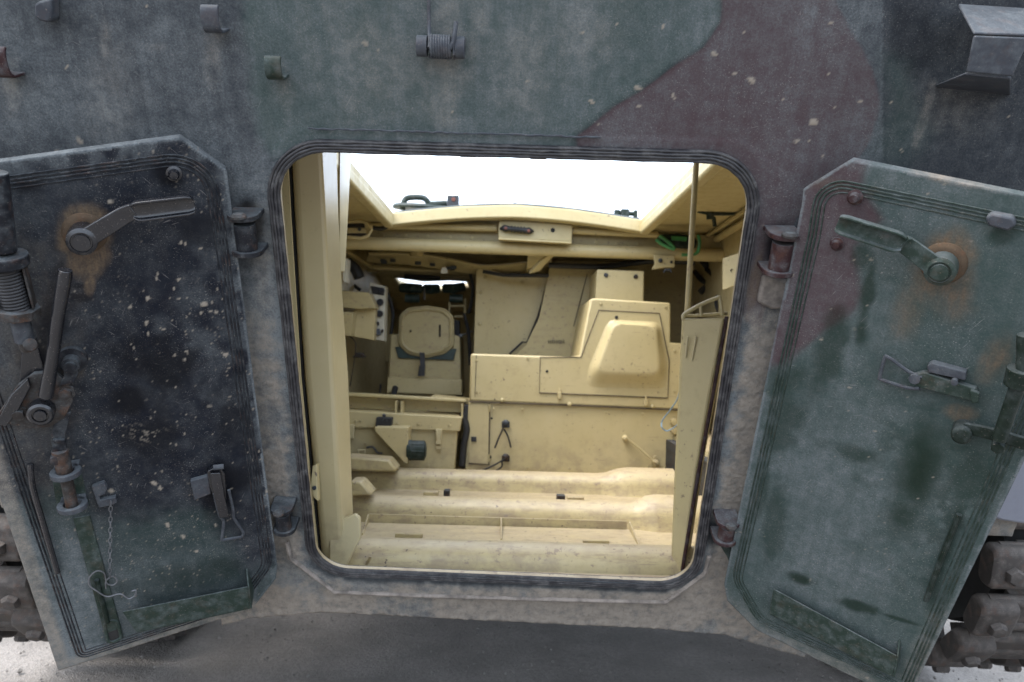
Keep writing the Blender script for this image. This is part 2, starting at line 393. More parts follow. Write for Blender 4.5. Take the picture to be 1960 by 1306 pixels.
def sheet(name, fr, outline, holes, res, thick, paint, mats, parent):
    """one steel plate as a fine grid cut to its outline; paint() returns two RGBA mark layers and a relief height"""
    ol = np.array(outline); x0, y0 = ol.min(0); x1, y1 = ol.max(0)
    nx = int((x1 - x0) / res) + 2; ny = int((y1 - y0) / res) + 2
    cx = x0 + (np.arange(nx) + .5) * res; cy = y0 + (np.arange(ny) + .5) * res
    gx, gy = np.meshgrid(cx, cy); keep = pip(gx, gy, outline)
    for h in holes: keep &= ~pip(gx, gy, h)
    idx = -np.ones((ny + 1, nx + 1), np.int64); J, I = np.nonzero(keep)
    for dj in (0, 1):
        for di in (0, 1): idx[J + dj, I + di] = 1
    vj, vi = np.nonzero(idx > 0); idx[vj, vi] = np.arange(len(vj))
    vx = x0 + vi * res; vy = y0 + vj * res
    quads = np.stack([idx[J, I], idx[J, I + 1], idx[J + 1, I + 1], idx[J + 1, I]], 1)
    # open edges
    kp = np.pad(keep, 1); E = []
    for (dj, di, a, b) in ((-1, 0, 0, 1), (0, 1, 1, 2), (1, 0, 2, 3), (0, -1, 3, 0)):
        m = ~kp[J + 1 + dj, I + 1 + di]; E.append(np.stack([quads[m, a], quads[m, b]], 1))
    E = np.concatenate(E); bv = np.unique(E)
    d, bx, by = pdist(vx[bv], vy[bv], outline, near=True); hid = np.zeros(len(bv), int)
    for k, h in enumerate(holes):
        d2, cx2, cy2 = pdist(vx[bv], vy[bv], h, near=True); m = d2 < d
        bx = np.where(m, cx2, bx); by = np.where(m, cy2, by); d = np.where(m, d2, d); hid = np.where(m, k + 1, hid)
    vx[bv] = bx; vy[bv] = by
    A, B, H = paint(vx, vy)
    N = len(vx); co = np.stack([vx, vy, H], 1)
    bmap = -np.ones(N, np.int64); bmap[bv] = N + np.arange(len(bv))
    back = np.stack([vx[bv], vy[bv], np.full(len(bv), -thick)], 1)
    co = np.concatenate([co, back])
    walls = np.stack([E[:, 1], E[:, 0], bmap[E[:, 0]], bmap[E[:, 1]]], 1)
    nxt = {int(a): int(b) for a, b in E}; loops = []; left = set(nxt)
    while left:
        s = next(iter(left)); L = []; c = s
        while c in left: left.discard(c); L.append(c); c = nxt[c]
        if len(L) > 2: loops.append(L)
    flat = [i for L in loops for i in L]
    tris = tessellate_polygon([[V((co[i][0], co[i][1], 0)) for i in L] for L in loops])
    tri = []
    for t in tris:
        q = [int(bmap[flat[i]]) for i in t]
        p = [co[k] for k in q]
        if (p[1][0] - p[0][0]) * (p[2][1] - p[0][1]) - (p[1][1] - p[0][1]) * (p[2][0] - p[0][0]) > 0: q = q[::-1]
        tri.append(q)
    nq = len(quads) + len(walls); nt_ = len(tri)
    me = bpy.data.meshes.new(name); me.vertices.add(len(co)); me.vertices.foreach_set('co', co.ravel())
    lv = np.concatenate([quads.ravel(), walls.ravel(), np.array(tri, np.int64).ravel() if nt_ else np.zeros(0, np.int64)])
    me.loops.add(len(lv)); me.loops.foreach_set('vertex_index', lv)
    ls = np.concatenate([np.arange(nq) * 4, nq * 4 + np.arange(nt_) * 3]); me.polygons.add(nq + nt_); me.polygons.foreach_set('loop_start', ls)
    mi = np.zeros(nq + nt_, int); hw = hid[np.searchsorted(bv, E[:, 0])] > 0
    if len(mats) > 1: mi[len(quads):nq][hw] = 1; mi[nq:] = 1
    me.polygons.foreach_set('material_index', mi)
    sm = np.ones(nq + nt_, bool); sm[len(quads):] = False; me.polygons.foreach_set('use_smooth', sm)
    me.update(calc_edges=True); me.validate()
    for nm, a in (('A', A), ('B', B)):
        at_ = me.color_attributes.new(nm, 'FLOAT_COLOR', 'POINT')
        full = np.concatenate([a, a[bv]]).astype(np.float32); at_.data.foreach_set('color', np.clip(full, 0, 1).ravel())
    return link(name, me, list(mats), parent, fr)

# ================================================================== setting
GZ = .0
def make_ground():
    n = 60; me = bpy.data.meshes.new('ground'); bm = bmesh.new()
    xs = [-60, -25, -10] + [-5 + 10 * i / n for i in range(n + 1)] + [10, 25, 60]; ys = [-60, -25, -8] + [-2 + 12 * i / n for i in range(n + 1)] + [20, 40, 70]
    g = [[bm.verts.new((x, y, .012 * math.sin(x * 3.1 + y * 1.7) * math.sin(y * 2.3) - .01)) for x in xs] for y in ys]
    for j in range(len(ys) - 1):
        for i in range(len(xs) - 1): bm.faces.new((g[j][i], g[j][i + 1], g[j + 1][i + 1], g[j + 1][i]))
    bm.to_mesh(me); bm.free(); o = link('ground', me, M_gnd, None); o.location.z = GZ; o['kind'] = 'structure'
    b = MB(); rnd = random.Random(3)
    for k in range(2600):
        x = rnd.uniform(-2.6, 2.4); y = rnd.uniform(2.2, 5.2); r = rnd.uniform(.003, .009) * (1.7 if rnd.random() < .05 else 1)
        c = V((x, y, GZ - .004 + r * .3)); vs = [c + V((rnd.uniform(.6, 1.2) * r * a, rnd.uniform(.6, 1.2) * r * bb, rnd.uniform(.4, .9) * r * cc)) for a, bb, cc in ((1, 0, 0), (0, 1, 0), (-1, 0, 0), (0, -1, 0), (0, 0, 1), (0, 0, -1))]
        b.add(vs, [(0, 1, 4), (1, 2, 4), (2, 3, 4), (3, 0, 4), (1, 0, 5), (2, 1, 5), (3, 2, 5), (0, 3, 5)])
    s = b.build('gravel', plain('gravel_stone', (.17, .158, .145), .95, 0, .3)); s['kind'] = 'stuff'
make_ground()

# ================================================================== vehicle
VEH = empty('armoured_carrier', (0, 3.9, 0), 'tracked armoured personnel carrier in black, green and brown camouflage with both rear doors swung open', 'armoured vehicle')
Z0 = 1.25

# ---- rear plate with the doorway
OPEN = fillet([PL.U(*p) for p in ((525, 283), (1446, 309), (1323, 1115), (606, 1086))], [.10, .10, .085, .085], 12)
def px2(fr, pts): return [fr.U(*p) for p in pts]
RIM = px2(PL, [(560, 246), (1420, 270), (1505, 335), (1505, 420), (1352, 1092), (1275, 1152), (640, 1132), (556, 1070), (492, 420), (492, 320)])
bot = px2(PL, [(200, 1240), (480, 1183), (618, 1172), (980, 1190), (1250, 1203), (1390, 1216), (1470, 1240), (1800, 1330)])
zt = .70 / math.cos(TAU) + .06 / math.cos(TAU)
top_t = (1.985 - 1.17) / math.cos(TAU)
t_sp = PL.U(980, 1000)[1]; bot = px2(PL, [(425, 1196), (480, 1183), (618, 1172), (980, 1190), (1250, 1203), (1390, 1216), (1470, 1240), (1540, 1258)])
PLATE = bot + [(bot[-1][0], t_sp - .05), (bot[-1][0] + .05, t_sp), (1.25, t_sp), (1.25, top_t), (-1.25, top_t), (-1.25, t_sp), (bot[0][0] - .05, t_sp), (bot[0][0], t_sp - .05)]
Z_SP = 1.17 + t_sp * math.cos(TAU)
BRN_P = [(1388, -120), (1378, 40), (1345, 90), (1240, 165), (1185, 195), (1130, 240), (1105, 262), (1108, 300), (1400, 320), (1440, 420), (1420, 600), (1450, 640), (1520, 420), (1625, 330), (1668, 265), (1684, 200), (1672, 130), (1620, 40), (1590, -20), (1580, -120)]
GRN_P = [(455, -120), (462, 60), (478, 150), (492, 260), (520, 300), (1108, 300), (1105, 262), (1130, 240), (1185, 195), (1240, 165), (1345, 90), (1378, 40), (1388, -120)]
GR2_P = [(1690, 100), (1700, 210), (1650, 300), (1720, 330), (1790, 250), (1740, 120)]
SPL_P = [(1133, 193, 14, 5, .6), (1220, 168, 16, 6, .5), (1368, 105, 9, 6, .6), (1437, 154, 14, 9, .7), (1290, 186, 12, 4, 1.1), (1558, 233, 11, 12, 0), (1622, 342, 7, 6, 0),
         (1645, 195, 6, 6, 0), (1592, 45, 7, 4, .4), (1707, 195, 5, 6, 0), (1585, 143, 4, 9, 1.2), (1224, 204, 7, 5, 0), (1425, 62, 4, 3, 0), (1500, 190, 3, 5, 0), (1520, 272, 3, 5, 1),
         (1059, 165, 4, 4, 0), (1010, 155, 5, 3, .5), (1115, 62, 5, 4, 0), (1270, 50, 6, 9, .3), (1180, 47, 4, 4, 0), (128, 128, 4, 6, .3), (175, 35, 5, 3, 0), (122, 202, 3, 5, 0), (280, 12, 4, 6, 0),
         (1575, 300, 3, 4, 0), (1550, 272, 3, 6, 0), (1725, 288, 4, 5, 0), (1930, 225, 3, 8, 0), (1600, 205, 3, 3, 0), (865, 215, 3, 5, 0)]
def marks(px, py, lst, seed=5):
    m = np.zeros(px.shape)
    wx = (fbm(px, py, .06, 3, seed) - .5) * 8; wy = (fbm(px, py, .06, 3, seed + 9) - .5) * 8
    for x, y, a, b, r in lst:
        a *= .58; b *= .58
        k = (np.abs(px - x) < 40) & (np.abs(py - y) < 40)
        if not k.any(): continue
        dx = px[k] - x + wx[k]; dy = py[k] - y + wy[k]; c, s = math.cos(r), math.sin(r)
        q = np.sqrt(((dx * c + dy * s) / a) ** 2 + ((-dx * s + dy * c) / b) ** 2); m[k] = np.maximum(m[k], 1 - sstep(.7, 1.15, q))
    return m
def blob(px, py, x, y, a, b, r=0, wob=.5, seed=3, soft=.5):
    dx = px - x; dy = py - y; c, s = math.cos(r), math.sin(r)
    q = np.sqrt(((dx * c + dy * s) / a) ** 2 + ((-dx * s + dy * c) / b) ** 2) + (fbm(px, py, .025, 4, seed) - .5) * wob * 2
    return 1 - sstep(1 - soft, 1 + soft * .5, q)
def world(fr, x, y):
    o, ex, ey = (np.array(k) for k in (fr.o, fr.ex, fr.ey)); return o + x[:, None] * ex + y[:, None] * ey
def rsplats(px, py, s, t, seed, dens, thr=.2):        # random small mud spots: one per noise cell, irregular
    f = dens; xi = np.floor(s * f); yi = np.floor(t * f); m = np.zeros(s.shape)
    for dj in (-1, 0, 1):
        for di in (-1, 0, 1):
            a = xi + di; b = yi + dj
            h = lambda k: (np.sin(a * 127.1 + b * 311.7 + k * 74.7 + seed) * 43758.5453) % 1.0
            r = .03 + .17 * h(3) ** 5; dx = s * f - (a + h(1)); dy = (t * f - (b + h(2))) * (.6 + .8 * h(5))
            q = np.sqrt(dx * dx + dy * dy) / r + (fbm(s, t, 260, 2, int(seed)) - .5) * 1.1
            m = np.maximum(m, (1 - sstep(.6, 1.05, q)) * (h(4) < thr))
    return m
def paint_plate(s, t):
    px, py = project(world(PL, s, t))
    wx = (fbm(s, t, 14, 4, 11) - .5) * 26; wy = (fbm(s, t, 14, 4, 31) - .5) * 26
    brn = 1 - sstep(-3.5, 3.5, sd(px + wx * .5, py + wy * .5, BRN_P)); grn = 1 - sstep(-16, 16, sd(px + wx, py + wy, GRN_P))
    grn = np.maximum(grn, .7 * (1 - sstep(-40, 30, sd(px + wx, py + wy, GR2_P))))
    low = sstep(480, 1000, py); ro = sd(s, t, OPEN); rr = sd(s, t, RIM)
    n1 = fbm(s, t, 9, 5, 3); n2 = fbm(s, t, 40, 4, 8); st = fbm(s * 30, t * 2.4, 1, 4, 21)
    dust = .54 + .17 * (st - .5) + .22 * (n1 - .5) + .10 * (n2 - .5) + .18 * sstep(300, 0, np.abs(px - 500)) * sstep(120, 500, py)
    dust = dust + .14 * (1 - sstep(0, .05, ro)) + .45 * low
    dust = dust - .3 * (1 - sstep(0, 14, np.abs(sd(px + wx * .5, py + wy * .5, BRN_P)) )) * (px < 1420)
    dust = np.where(brn > .5, dust * .72, dust); dust = np.where((px > 1690) & (py < 500), dust * .5, dust)
    # mud caked between the hinges and along the foot
    side = np.where(px < 980, sstep(470, 760, py), sstep(540, 700, py))
    mud = side * sstep(.020, .06, ro + (n2 - .5) * .05) * np.where(px < 980, .75, .9)
    mud = np.maximum(mud, sstep(1130, 1165, py + (n1 - .5) * 60) * sstep(-.004, .01, rr + (n2 - .5) * .02) * .9)
    mud = np.maximum(mud, sstep(1085, 1130, py) * sstep(.024, .034, ro) * .95)
    mud = mud * (.35 + .75 * sstep(.22, .55, n1 + (n2 - .5) * .5))
    tan = np.zeros(s.shape)
    for x, y, a, b, k in ((200, 85, 14, 60, .7), (408, 95, 18, 70, .8), (20, 165, 20, 60, .8), (545, 170, 20, 50, .45), (845, 170, 40, 90, .7), (1840, 200, 60, 60, .5), (300, 90, 22, 8, .6), (880, 60, 60, 110, .7), (720, 120, 120, 110, .45), (1010, 110, 90, 120, .5), (1120, 60, 80, 70, .4), (620, 60, 60, 90, .35), (210, 200, 60, 120, .4), (500, 520, 24, 120, .8)):
        tan = np.maximum(tan, k * blob(px, py, x, y, a, b, 0, .6, 4, .9))
    for path in ([(1790, 165), (1775, 220), (1750, 275)],):
        tan = np.maximum(tan, .8 * (1 - sstep(3, 14, pdist(px + wx * .3, py, path, False) + (n2 - .5) * 14)))
    tan = tan * sstep(.35, .7, .6 * st + .4 * n2 + .1)
    spl = np.maximum(marks(px, py, SPL_P), rsplats(px, py, s, t, 3.1, 22, .09) * sstep(350, 120, np.abs(px - 1350)) * sstep(520, 300, py))
    spl = np.maximum(spl, .8 * rsplats(px, py, s, t, 9.1, 26, .10) * (py < 520) * (px < 1100) * sstep(.45, .6, n1))
    clean = np.zeros(s.shape)
    clean = np.maximum(clean, blob(px, py, 475, 440, 32, 62, 0, .5)); clean = np.maximum(clean, blob(px, py, 545, 985, 24, 38, 0, .5))
    clean = np.maximum(clean, blob(px, py, 1490, 480, 34, 55, 0, .4)); clean = np.maximum(clean, blob(px, py, 1370, 1020, 30, 34, .6, .5)); clean = np.maximum(clean, blob(px, py, 1322, 1055, 20, 12, -.9, .4))
    clean = np.maximum(clean, .8 * sstep(.045, .02, ro + (n2 - .5) * .02) * sstep(1040, 1090, py))
    clean = np.maximum(clean, .5 * blob(px, py, 1760, 70, 70, 80, 0, .4)) ; mud = mud * (1 - clean)
    rust = .6 * blob(px, py, 1445, 540, 14, 80, .2, .5) * 1 + .55 * blob(px, py, 470, 405, 22, 14, 0, .3)
    H = (.0012 + .010 * sstep(1000, 1100, py)) * (1 - sstep(-.002, .003, rr)) + mud * ((np.abs(fbm(s + .3 * t, t, 95, 4, 77) - .5) * 2 - .25) * np.where(py > 1100, .0025, .005)) * sstep(0, .02, ro - .02) + spl * .0012
    H = H + .002 * (fbm(s, t, 4, 3, 5) - .5)
    sdb = pdist(s, t, bot, False); H = H + .006 * (1 - sstep(0, .02, sdb)) * (fbm(s, t, 80, 3, 6) - .3)
    A = np.stack([brn, grn, dust + tan * .2, rust], 1); B = np.stack([spl, clean, np.maximum(mud, tan * .30), .75 * np.ones(s.shape) * (1 - .6 * low)], 1)
    return A, B, H
plate = sheet('rear_plate', PL, PLATE, [OPEN], .004, .012, paint_plate, [M_camo, M_gst], VEH)

# ---- ribbed rubber seal round the doorway
def loop3(poly, h): return [V((p[0], p[1], h)) for p in poly]
for k, (o_, h, r) in enumerate(((-.001, .007, .0042), (.0052, .010, .0034), (.0112, .0105, .0032), (.0172, .009, .0034))):
    pts = []; base_ = offset(OPEN, o_); nb = len(base_)
    for i in range(nb):
        p0 = V((*base_[i], h)); p1 = V((*base_[(i + 1) % nb], h)); m_ = max(1, int((p1 - p0).length / .02))
        for j in range(m_): pts.append(p0.lerp(p1, j / m_))
    pts = [p + V((random.uniform(-.0006, .0006), random.uniform(-.0006, .0006), random.uniform(-.0008, .0008))) for p in pts]
    b = MB(); b.tube(pts, [r * random.uniform(.9, 1.1) for _ in pts], 8, True); b.build('doorway_seal_rib', M_rub, plate)
b = MB(); b.p2([(-.0, 0), (0, 0), (0, 0)], 0, .001) if False else None
N_ = len(OPEN); o1, o2 = offset(OPEN, -.004), offset(OPEN, .0205)
b = MB(); b.rings([[V((*o1[i], .003)), V((*o2[i], .003)), V((*o2[i], .0075)), V((*o1[i], .0075))] for i in range(N_)], False, True); b.build('doorway_seal_base', M_rub, plate)
b = MB(); o3 = offset(OPEN, -.003); b.rings([[V((*o3[i], -.006)), V((*o1[i], -.006)), V((*o1[i], .004)), V((*o3[i], .002))] for i in range(N_)], False, True); b.build('doorway_edge', M_sill, plate)
for x in (897, 1030):
    q = PL.L(x, 291 + (x - 897) * .03, -.012); b = MB(); b.p2(fillet([(q.x - .024, q.y + .004), (q.x + .024, q.y + .004), (q.x + .015, q.y - .007), (q.x - .015, q.y - .007)], .003, 3), -.014, .004); b.build('rusty_catch', M_rst, plate, bevel=.001)
q = PL.L(885, 1101, .0); b = MB(); b.box((q.x, q.y + .004, .0), (.018, .008, .014)); b.build('threshold_clip', M_gst, plate, bevel=.001)
b = MB(); path = [PL.L(x, y, .014) for x, y in ((549, 1040), (556, 1070), (640, 1134), (800, 1141), (1000, 1147), (1275, 1154), (1350, 1098), (1358, 1066))]
R_ = []
for i, p in enumerate(path):
    e0 = (path[i] - path[i - 1]).normalized() if i else (path[1] - path[0]).normalized(); e1 = (path[i + 1] - path[i]).normalized() if i + 1 < len(path) else e0
    m_ = (e0 + e1).normalized(); nn = V((-m_.y, m_.x, 0)); k = .006 / max(.5, nn.dot(V((-e0.y, e0.x, 0))))
    R_.append([p + nn * k + V((0, 0, -.008)), p + nn * k * .6 + V((0, 0, .004)), p - nn * k * .6 + V((0, 0, .004)), p - nn * k * 1.3 + V((0, 0, -.008))])
b.rings(R_); b.build('foot_ledge', M_mudm, plate, bevel=.004, seg=3)
# weld seam just above the doorway
b = MB(); pts = []
for i in range(60):
    x = 590 + (1150 - 590) * i / 59; q = PL.L(x, 246 + (x - 575) * .03, .0075); pts.append(q + V((0, random.uniform(-.0012, .0012), 0)))
b.tube(pts, [random.uniform(.0012, .0025) for _ in pts], 6); b.build('weld_seam', M_gst, plate)

# ---- fittings on the rear plate
def hook(px, py, wpx, hpx, mat, lip=1):
    """bent strip hook: rounded front, lower lip returning to the plate"""
    a = PL.L(px, py); s = wpx / 1090.; hh = hpx / 1090.; b = MB()
    prof = [(0, .0), (.012, .006), (.026, .010), (.036, .006), (.040, -.004), (.040, -hh * .62), (.036, -hh * .8), (.026, -hh * .9), (.0, -hh)]
    path = [V((a.x + s / 2, a.y + t, h)) for h, t in bez3([(h, t) for h, t in prof])]
    b.strap(path, s, .004, (1, 0, 0)); b.build('retaining_hook', mat, plate, bevel=.0012)
def bez3(p): return [(q.x, q.y) for q in bez([(a, c, 0) for a, c in p], 4)]
def channel_hook(x0, y0, x1, y1, lx, ly, mat):
    """J-shaped strip: a lip standing off the plate, then turned up into a rounded tongue"""
    b = MB(); h = .046; e = PL.L(lx, ly, 0); f1 = PL.L(x1, y1, h); f0 = PL.L(x1, y0, h); wd = (f1 - PL.L(x0, y1, h)).length; up = f0.y - f1.y
    x = f1.x - wd / 2; y = f1.y
    P = bez([V((x, y, -.002)), V((x, y - .001, h * .55)), V((x, y, h - .010)), V((x, y + .007, h - .001)), V((x, y + up * .5, h + .002)), V((x, y + up * .85, h)), V((x, y + up, h - .007))], 4)
    b.strap(P, wd, .0055, (1, 0, 0)); b.build('retaining_hook', mat, plate, bevel=.0015)
channel_hook(389, 12, 423, 62, 440, 48, M_gst)
channel_hook(509, 110, 541, 152, 572, 128, M_grn)
channel_hook(-18, 92, 22, 148, 38, 142, M_brn)
b = MB(); q = PL.L(82, 22, .0)
b.p2([tuple(PL.L(x, y, .03).xy) for x, y in ((66, 8), (76, 2), (98, -2), (100, 36), (92, 44), (76, 40), (66, 30))], .0, .032); b.build('welded_stud', M_gst, plate, bevel=.004)
# torsion spring on its pin
b = MB(); a = PL.L(800, 88, .028); c = PL.L(890, 92, .028); d = (c - a).normalized()
b.cyl(a, c, .0075, seg=14)
b.cyl(a - d * .002, a + d * .017, .0185, seg=18); b.cyl(c - d * .017, c, .0195, seg=18); b.cyl(c - d * .021, c - d * .017, .0215, seg=6)
sp = b.build('spring_pin', M_gst, plate, bevel=.001)
b = MB(); n = 8; A0 = a + d * .022; A1 = c - d * .026; x, y = orth(d); pts = []
for i in range(n * 16 + 1):
    t = i / (n * 16); an = 2 * math.pi * t * n; pts.append(A0 + (A1 - A0) * t + (x * math.cos(an) + y * math.sin(an)) * .0185)
b.tube(pts, .0030, 8)
w0 = PL.L(822, 84, .04); w1 = PL.L(821, 40, .012); w2 = PL.L(820, -40, .008); b.tube(bez([A0 + V((0, 0, .017)), w0, w1, w2], 6), .0032, 8)
w3 = PL.L(868, 80, .044); w4 = PL.L(873, 42, .03); b.tube([A1 + V((0, .0, .017)), w3, w4], .0042, 8); b.build('torsion_spring', M_gst, sp)
b = MB(); q = PL.L(845, 95, 0); b.box((a.x + .004, a.y, .012), (.010, .03, .026)); b.build('spring_bracket', M_grn, sp, bevel=.002); b = MB(); b.box((c.x - .008, c.y, .012), (.012, .034, .026)); b.build('spring_bracket', M_grn, sp, bevel=.002)
# big bent bracket, upper right
b = MB(); Hh = .13
def pl(x, y, h): return PL.L(x, y, h)
t0, t1 = pl(1832, 12, .02), pl(1985, 22, .02); f0, f1 = pl(1862, 68, .135), pl(1968, 72, .135)
g0, g1 = pl(1848, 138, .135), pl(1936, 146, .135); k0, k1 = pl(1790, 162, .0), pl(1935, 178, .0)
th = V((0, 0, -.006))
for quad in ((t0, t1, f1, f0), (f0, f1, g1, g0), (g0, g1, k1, k0)):
    nrm = (quad[1] - quad[0]).cross(quad[2] - quad[0]).normalized(); b.prism(quad, nrm * -.005)
b.build('bent_bracket', M_gst, plate, bevel=.003)

# ---- hinges
def hinge(px, py, hp, wp, mat, upper=True):
    c = PL.L(px, py, .03); sc_ = 1 / 1000.; H_ = hp * sc_; W_ = wp * sc_
    b = MB(); b.cyl(c + V((0, -H_ * .42, .012)), c + V((0, H_ * .30, .012)), W_ * .42, seg=22); hb = b.build('hinge', mat, plate, bevel=.002)
    for s_, dy in ((1, H_ * .42), (-1, -H_ * .46)):
        b = MB(); pts = [(c.x + W_ * .62 * math.cos(t), c.y * 0 + .042 + W_ * .55 * math.sin(t)) for t in [math.pi * k / 10 for k in range(11)]]
        poly = [V((c.x + W_ * .6, c.y + dy, -.002))] + [V((p[0], c.y + dy, p[1])) for p in pts] + [V((c.x - W_ * .62, c.y + dy, -.002))]
        b.prism(poly, (0, .011, 0)); b.build('hinge_ear', mat, hb, bevel=.002)
    b = MB(); b.lathe(c + V((0, H_ * .42 + .011, .038)), (0, 1, 0), [(.0, 0), (W_ * .3, 0), (W_ * .3, .004), (W_ * .2, .009), (.0, .010)], 16); b.build('hinge_pin', M_rst, hb)
    return hb
hinge(474, 448, 84, 50, M_blkd); hinge(545, 990, 70, 44, M_blkd)
hinge(1492, 484, 88, 52, M_brn); hinge(1388, 1012, 60, 46, M_brn)
# hinge weld pads caked with mud below the upper hinges
b = MB(); q0 = PL.L(1452, 535, 0); pts = [PL.L(x, y, .014) for x, y in ((1462, 528), (1512, 540), (1505, 592), (1478, 594), (1450, 580))]; b.prism([V((p.x, p.y, -.004)) for p in pts], (0, 0, .018)); b.build('weld_pad', M_mudm, plate, bevel=.006)

# ================================================================== doors
def bolt(fr_, door, px, py, r, h, mat, hexa=False, cap=True):
    c = fr_.L(px, py, 0); b = MB()
    b.lathe(c, (0, 0, 1), [(r * 1.45, -.002), (r * 1.45, .003), (r * 1.05, .005), (r, h * .6), (r * .72, h), (.0, h + .0005)] if not hexa else [(r, -.002), (r, h), (r * .8, h + .002), (0, h + .0021)], 6 if hexa else 18)
    return b.build('bolt', mat, door)
def groove(fr_, door, poly, mat):
    for k, o_ in enumerate((0, -.0065, -.013, -.021)):
        b = MB(); q = offset(poly, o_); b.tube(loop3(q, .0006), .0019 if k < 3 else .0013, 6, True); b.build('door_seal_rib', mat, door)
def bent_handle(fr_, door, boss, mid, grip0, grip1, mat, rustc, wid=.030):
    c = fr_.L(*boss); b = MB(); k = .001
    b.lathe(c, (0, 0, 1), [(.040, -.003), (.038, .003), (.034, .007), (.030, .009), (.0, .010)], 30); b.build('rusty_collar', rustc, door, bevel=.001)
    h = .045
    cc = V((c.x, c.y, 0)); b = MB(); b.lathe(cc, (0, 0, 1), [(.0, .012), (.026, .012), (.027, .030), (.026, h + .006), (.020, h + .010), (.019, h + .0105), (.018, h + .008), (.015, h + .008), (.0145, h + .012), (0, h + .013)], 26); hd = b.build('door_handle', mat, door)
    P = [V((c.x, c.y, h))] + [fr_.L(*m, h + .003) for m in mid] + [fr_.L(*grip0, h + .012), ]
    e = [fr_.L(*grip0, h + .012), fr_.L(*grip1, h + .022)]
    b = MB(); path = bez(P, 6); n = len(path); R = []
    for i, p in enumerate(path):
        d = (path[min(i + 1, n - 1)] - path[max(i - 1, 0)]).normalized(); sd_ = V((-d.y, d.x, 0)).normalized(); t = i / (n - 1); w_ = .036 * (1 - t) + wid * t
        if i == 0: w_ = .040
        up = d.cross(sd_); up = up if up.z > 0 else -up
        R.append([p + sd_ * a * w_ / 2 + up * bb * .0045 for a, bb in ((-1, -1), (1, -1), (1, 1), (-1, 1))])
    b.rings(R); b.build('handle_arm', mat, hd, bevel=.002)
    # grip: plate folded into a trough
    d = (e[1] - e[0]); L_ = d.length; d.normalize(); s_ = V((-d.y, d.x, 0)).normalized(); s_ = s_ if s_.y > 0 else -s_; up = s_.cross(d); up = up if up.z > 0 else -up
    prof = [(.018, -.003), (.021, .004), (.020, .017), (.0165, .0175), (.014, .006), (.008, .002), (-.008, .002), (-.0125, .005), (-.015, .012), (-.0185, .012), (-.019, .003), (-.014, -.003)]
    b = MB(); R = []
    for t, sc2 in ((-.04, .7), (.04, .95), (.12, 1), (.9, .96), (.97, .85), (1.0, .7)):
        p = e[0] + d * L_ * t; R.append([p + s_ * a * sc2 + up * c_ * sc2 for a, c_ in prof])
    b.rings(R); b.build('handle_grip', mat, hd, bevel=.0008)
    return hd

# ---- left door
OUT_L = [DL.U(*p) for p in ((-208, 339), (345, 263), (434, 326), (531, 1083), (528, 1108), (482, 1166), (112, 1284))]
DIRL = [(283, 570, 7, 8, 0), (390, 582, 10, 9, 0), (278, 618, 6, 10, .3), (402, 597, 5, 5, 0), (300, 530, 3, 14, .35), (210, 385, 10, 8, 0), (345, 465, 5, 4, 0), (352, 468, 4, 5, 0), (385, 474, 5, 4, 0), (335, 551, 5, 5, 0), (344, 573, 5, 5, 0),
        (385, 598, 5, 5, 0), (412, 598, 6, 6, 0), (250, 588, 5, 5, 0), (143, 557, 6, 5, 0), (354, 688, 4, 6, 0), (295, 925, 12, 6, .5), (308, 935, 8, 5, -.4), (320, 1005, 9, 6, .4), (375, 1055, 6, 5, 0), (212, 940, 10, 6, .4), (283, 640, 4, 5, 0), (300, 660, 3, 4, 0)]
GR_L = [(-300, 985), (60, 945), (130, 930), (180, 975), (300, 985), (400, 980), (440, 1040), (470, 1080), (540, 1050), (560, 1400), (-300, 1400)]
